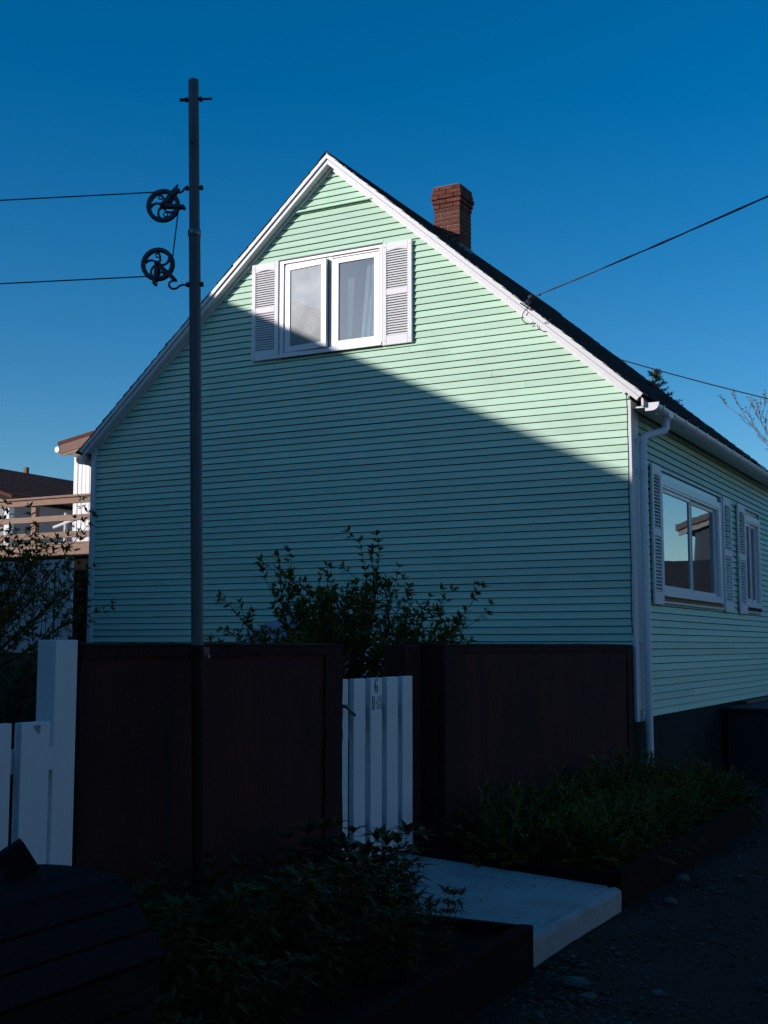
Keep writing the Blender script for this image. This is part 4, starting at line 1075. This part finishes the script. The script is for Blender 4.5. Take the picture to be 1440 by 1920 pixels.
part('bottom_rail',MB().bbox(-10.6,x1-.091,9.985,10.018,1.52,1.64,.004),'white',t)
xx=x1-.105
wid=[.09,.03,.09,.035,.10,.10,.05,.09,.09,.1,.09,.09]
gap=[.018,.03,.02,.02,.03,.015,.025,.02,.02,.02,.02,.02]
for w,g_ in zip(wid,gap):
    part('picket',MB().bbox(xx-w,xx,10.0,10.016,1.641,2.399,.002),'white',t); xx-=w+g_
# white house
t=root('white_house',(-13,19,1.5),'white vertical board house with brown fascia behind the deck','house')
WY=17.0; wx=-15.42
bd=[]
k=0; x=wx+.10
part('corner_board',MB().bbox(wx,wx+.095,WY-.02,WY+.06,1.5,5.2,.004),'white',t)
while x<-12.4:
    part('board',MB().bbox(x+.003,x+.088,WY-.012+rnd.uniform(-.002,.002),WY+.02,1.5,5.4,.003),'shutter',t); x+=.092
part('wall',MB().box(wx+.01,-9.6,WY+.021,25,1.5,5.16),'white',t)
def wz(x): return 5.185+(x+15.55)*.165
for nm,o0,o1,y0,y1,m in (('roof',-.03,.03,WY-.46,25.4,'brownroof'),('fascia_board',.033,.20,WY-.45,WY-.42,'fascia'),('trim_board',.203,.245,WY-.44,WY-.425,'deck'),('soffit',.18,.20,WY-.418,WY+.03,'white')):
    xe=-15.42 if nm=='roof' else (-15.36 if nm!='soffit' else -15.34)
    part(nm,MB().prism([(xe,wz(xe)-o0),(-12.4,wz(-12.4)-o0),(-12.4,wz(-12.4)-o1),(xe,wz(xe)-o1)],lambda p:(p[0],y0,p[1]),lambda p:(p[0],y1,p[1])),m,t)
part('roof_back',MB().prism([(-12.4,wz(-12.4)+.03),(-9.2,wz(-15.6)+.03),(-9.2,wz(-15.6)-.03),(-12.4,wz(-12.4)-.03)],lambda p:(p[0],WY-.46,p[1]),lambda p:(p[0],25.4,p[1])),'brownroof',t)
b=MB(); b.tube([(-15.44,WY-.45,5.10),(-15.44,25,5.10)],.055,10); part('gutter',b,'vinyl',t)
# brick house with brown roof
t=root('brick_house',(-23,26,1.6),'low house with brown shingled roof and red brick end at the far left','house')
part('roof',MB().prism([(-18.8,4.73),(-23,6.04),(-27.2,4.73),(-27.2,4.66),(-23,5.97),(-18.8,4.66)],lambda p:(p[0],18.85,p[1]),lambda p:(p[0],36,p[1])),'brownroof',t)
for k in range(13):
    f=k/13; xa=-18.78-4.2*f; za=4.745+1.31*f
    part('shingle_course',MB().add([(xa,18.83,za),(xa,36,za),(xa-.345,36,za+.092),(xa-.345,18.83,za+.092),(xa,18.83,za-.012),(xa,36,za-.012)],[(0,1,2,3),(0,4,5,1)]),'brownroof',t)
part('wall',MB().prism([(-19.12,1.5),(-26.9,1.5),(-26.9,4.6),(-23,5.8),(-19.12,4.62)],lambda p:(p[0],19.12,p[1]),lambda p:(p[0],35.8,p[1])),'greyboard',t)
z=1.6; bkm=None
b=MB(); b.bbox(-.20,.20,-.01,.02,-.085,.085,.006); bkm=b.mesh('brick'); bkm.materials.append(M['brick'])
for r in range(16):
    for c_ in range(9):
        o=part('brick',None,None,t,me=bkm); o.location=(-19.44-.41*c_-(.2 if r%2 else 0)+23,19.105-26,1.7+r*.178-1.6)
part('corner_board',MB().box(-19.2,-19.06,19.06,19.2,1.5,4.62),'white',t)
part('vent',MB().box(-23.05,-22.95,23.5,23.6,5.95,6.19),'fascia',t)
# thin white post with arm
b=MB(); b.tube([(-13.95,15.2,1.6),(-13.95,15.2,3.75)],.025,8); b.tube([(-14.2,15.2,3.52),(-13.72,15.2,3.64)],.028,8)
single('garden_post',b,'white','thin white post with slanted arm seen between the deck rails','post',loc=(-13.95,15.2,1.6))

# ------------------------------------------------------------------ background: trees behind the roof
q=random.Random(21)
t=root('spruce_tree',(-9.33,34,.5),'dark spruce whose tip shows above the roof slope','tree')
b=MB(); b.tube([(-9.33,34,.5),(-9.33,34,5),(-9.30,34,9.2)],[.18,.09,.015],8); part('trunk',b,'bark',t)
lf=MB(); z=9.35
while z>1.2:
    rr=.07+(9.4-z)*.50; nb=5 if z>8.5 else 7
    for k in range(nb):
        a=q.uniform(0,6.28); L=rr*q.uniform(.75,1.15); d=Vector((math.cos(a),math.sin(a),q.uniform(.0,.30))); n=max(5,int(L/.07)); p=Vector((-9.31,34,z))
        for i in range(n):
            pp=p+d*L*(i+.5)/n+Vector((0,0,.10*L*((i+.5)/n)**2))
            for s in range(7):
                v=(d+Vector((q.gauss(0,.55),q.gauss(0,.55),q.gauss(.15,.4)))).normalized(); lf.leaf(pp,v,UP,q.uniform(.09,.15),.035,0)
    z-=.10 if z>7.6 else .22
for s in range(40):
    v=Vector((q.gauss(0,.25),q.gauss(0,.25),1)).normalized(); lf.leaf(Vector((-9.31,34,9.1+.006*s)),v,UP,.12,.03,0)
part('foliage',lf,'needle',t,kind='stuff')
def bare(base,h,q,name,lab):
    st=MB(); lf=MB()
    def br(p,d,L,r,lev):
        n=4;pts=[p]
        for i in range(n):
            d=(d+Vector((q.gauss(0,.13),q.gauss(0,.13),q.gauss(.05,.08)))).normalized(); pts.append(pts[-1]+d*L/n)
        st.tube(pts,[max(.0085,r*(1-.5*i/n)) for i in range(n+1)],4 if lev>1 else 6,cap=False)
        if lev<5:
            for k in range(3 if lev<4 else 2):
                i=q.randint(2,n); br(pts[i],(d+Vector((q.gauss(0,.42),q.gauss(0,.42),q.gauss(.25,.25)))).normalized(),L*q.uniform(.55,.76),r*.5,lev+1)
        else:
            for k in range(7):
                lf.leaf(pts[q.randint(1,n)],Vector((q.gauss(0,1),q.gauss(0,1),q.gauss(.3,.6))).normalized(),UP,.09,.05,.2)
    br(Vector(base),Vector((0,0,1)),h*.36,.10,0)
    t=root(name,base,lab,'tree'); part('trunk',st,'greybark',t,smooth=True); part('foliage',lf,'dryleaf',t,kind='stuff')
bare((-5.9,40,1.0),10.0,random.Random(4),'bare_tree','bare twiggy tree above the gutter at the right edge')

# ------------------------------------------------------------------ buildings outside the frame
t=root('neighbour_house',(-13,-4,1.3),'reddish brown house with a grey roof, mirrored in the upper window','house')
NX,NZ,NS,NY0,NY1=-13.0,7.99,.85,-2.9,7.6
for sg,nm in ((1,'roof'),(-1,'roof')):
    part(nm,MB().prism([(NX,NZ),(NX+sg*3.15,NZ-3.15*NS),(NX+sg*3.15,NZ-3.15*NS-.12),(NX,NZ-.12)],lambda p:(p[0],NY0,p[1]),lambda p:(p[0],NY1,p[1])),'greyroof',t)
part('wall',MB().prism([(NX-2.9,1.0),(NX+2.9,1.0),(NX+2.9,NZ-2.9*NS-.13),(NX,NZ-.13),(NX-2.9,NZ-2.9*NS-.13)],lambda p:(p[0],NY0+.2,p[1]),lambda p:(p[0],NY1-.2,p[1])),'redboard',t)
for y in (-1,2.4,6):
    w=part('window',MB().bbox(NX+2.9,NX+2.95,y-.6,y+.6,2.6,4.2,.005),'vinyl',t); part('pane',MB().box(NX+2.951,NX+2.956,y-.5,y+.5,2.7,4.1),'glass',w)
t=root('added_shade_house',(-13,-11,1),'unseen tall grey house added to shade the pole, left of the street','house')  # unseen block added to cast shade over the pole and pulleys
for sg in (1,-1):
    part('roof',MB().prism([(NX,11.0),(NX+sg*3.4,8.4),(NX+sg*3.4,8.25),(NX,10.85)],lambda p:(p[0],-19,p[1]),lambda p:(p[0],-5.0,p[1])),'greyroof',t)
part('wall',MB().prism([(NX-3.1,.8),(NX+3.1,.8),(NX+3.1,8.4),(NX,10.8),(NX-3.1,8.4)],lambda p:(p[0],-18.8,p[1]),lambda p:(p[0],-5.2,p[1])),'greyboard',t)
for y in (-16,-11.5,-7):
    for zz_ in (2.4,5.4): w=part('window',MB().bbox(NX+3.1,NX+3.15,y-.6,y+.6,zz_,zz_+1.6,.005),'vinyl',t); part('pane',MB().box(NX+3.151,NX+3.156,y-.5,y+.5,zz_+.1,zz_+1.5),'glass',w)
t=root('sky_block_house',(2,-14,0),'unseen dark grey gabled house added behind the camera to block low sky light','house')  # unseen house added to cut low sky light on the gable
part('wall',MB().prism([(-5,0),(9,0),(9,6),(2,9.4),(-5,6)],lambda p:(p[0],-19,p[1]),lambda p:(p[0],-9.5,p[1])),'slateboard',t)
for sg in (1,-1): part('roof',MB().prism([(2,9.7),(2+sg*7.5,6.05),(2+sg*7.5,5.85),(2,9.45)],lambda p:(p[0],-19.4,p[1]),lambda p:(p[0],-9.1,p[1])),'greyroof',t)
for x in (-2.5,2,6.5):
    w=part('window',MB().bbox(x-.6,x+.6,-9.499,-9.44,2.2,3.8,.01),'vinyl',t); part('pane',MB().box(x-.5,x+.5,-9.439,-9.43,2.3,3.7),'glass',w)
t=root('street_house',(0,48,0),'dark gabled house with a grey roof down the street, mirrored in the side window','house')
part('wall',MB().prism([(-5.3,0),(3.9,0),(3.9,5.7),(-.7,7.2),(-5.3,5.7)],lambda p:(p[0],45,p[1]),lambda p:(p[0],53,p[1])),'slateboard',t)
for sg in (1,-1):
    part('roof',MB().prism([(-.7,7.65),(-.7+sg*5.15,5.97),(-.7+sg*5.15,5.75),(-.7,7.43)],lambda p:(p[0],44.4,p[1]),lambda p:(p[0],53.5,p[1])),'greyroof',t)
    part('fascia_board',MB().prism([(-.7,7.42),(-.7+sg*5.1,5.76),(-.7+sg*5.1,5.58),(-.7,7.24)],lambda p:(p[0],44.6,p[1]),lambda p:(p[0],44.7,p[1])),'greyboard',t)
w=part('window',MB().bbox(-.8,.8,44.95,45,2.5,4.1,.01),'greyboard',t)
for i,(y0,y1,hh) in enumerate(((-9,0,5.6),(3,12,5.2),(15,25,5.8))):
    t=root('added_fill_house',(17,(y0+y1)/2,0),('unseen grey house added for fill light across the street behind the camera','unseen white house added for fill light straight across from the gate','unseen grey house added for fill light across the street farther on')[i],'house','added fill light houses across the street')  # unseen houses added to bounce warm fill onto the street-facing sides
    part('wall',MB().prism([(y0,0),(y1,0),(y1,hh),((y0+y1)/2,hh+3.2),(y0,hh)],lambda p:(13,p[0],p[1]),lambda p:(21,p[0],p[1])),'shutter' if i==1 else 'greyboard',t)
    ym_=(y0+y1)/2
    for sg in (1,-1): part('roof',MB().prism([(ym_,hh+3.45),(ym_+sg*(y1-y0)/2+sg*.4,hh-.1),(ym_+sg*(y1-y0)/2+sg*.4,hh-.3),(ym_,hh+3.2)],lambda p:(12.6,p[0],p[1]),lambda p:(21.4,p[0],p[1])),'greyroof',t)
    for wy in (-2.2,2.2):
        w=part('window',MB().bbox(12.94,12.999,ym_+wy-.6,ym_+wy+.6,2.2,3.8,.01),'vinyl',t); part('pane',MB().box(12.93,12.938,ym_+wy-.5,ym_+wy+.5,2.3,3.7),'glass',w)
t=root('added_shade_shed',(-14.5,10.7,1.5),'unseen dark shed added beyond the left edge to shade the deck skirt','shed')  # unseen shed added to keep sun off the boards below the deck
part('wall',MB().box(-17,-12.6,10.1,11.2,1.4,3.45),'deckdark',t)
part('roof',MB().prism([(-17.1,3.46),(-12.5,3.46),(-12.5,3.54),(-17.1,3.54)],lambda p:(p[0],10.0,p[1]),lambda p:(p[0],11.3,p[1])),'roof',t)
t=root('street_shed',(6,38,0),'low dark shed across the street, mirrored in the side window','shed')
part('wall',MB().box(-1.5,9.0,36,41,0,2.9),'slateboard',t)
part('roof',MB().prism([(35.7,2.9),(38.5,4.25),(41.3,2.9),(41.3,2.8),(38.5,4.15),(35.7,2.8)],lambda p:(-1.8,p[0],p[1]),lambda p:(9.3,p[0],p[1])),'roof',t)
for o in list(bpy.data.objects):
    if '_w' in o: del o['_w']
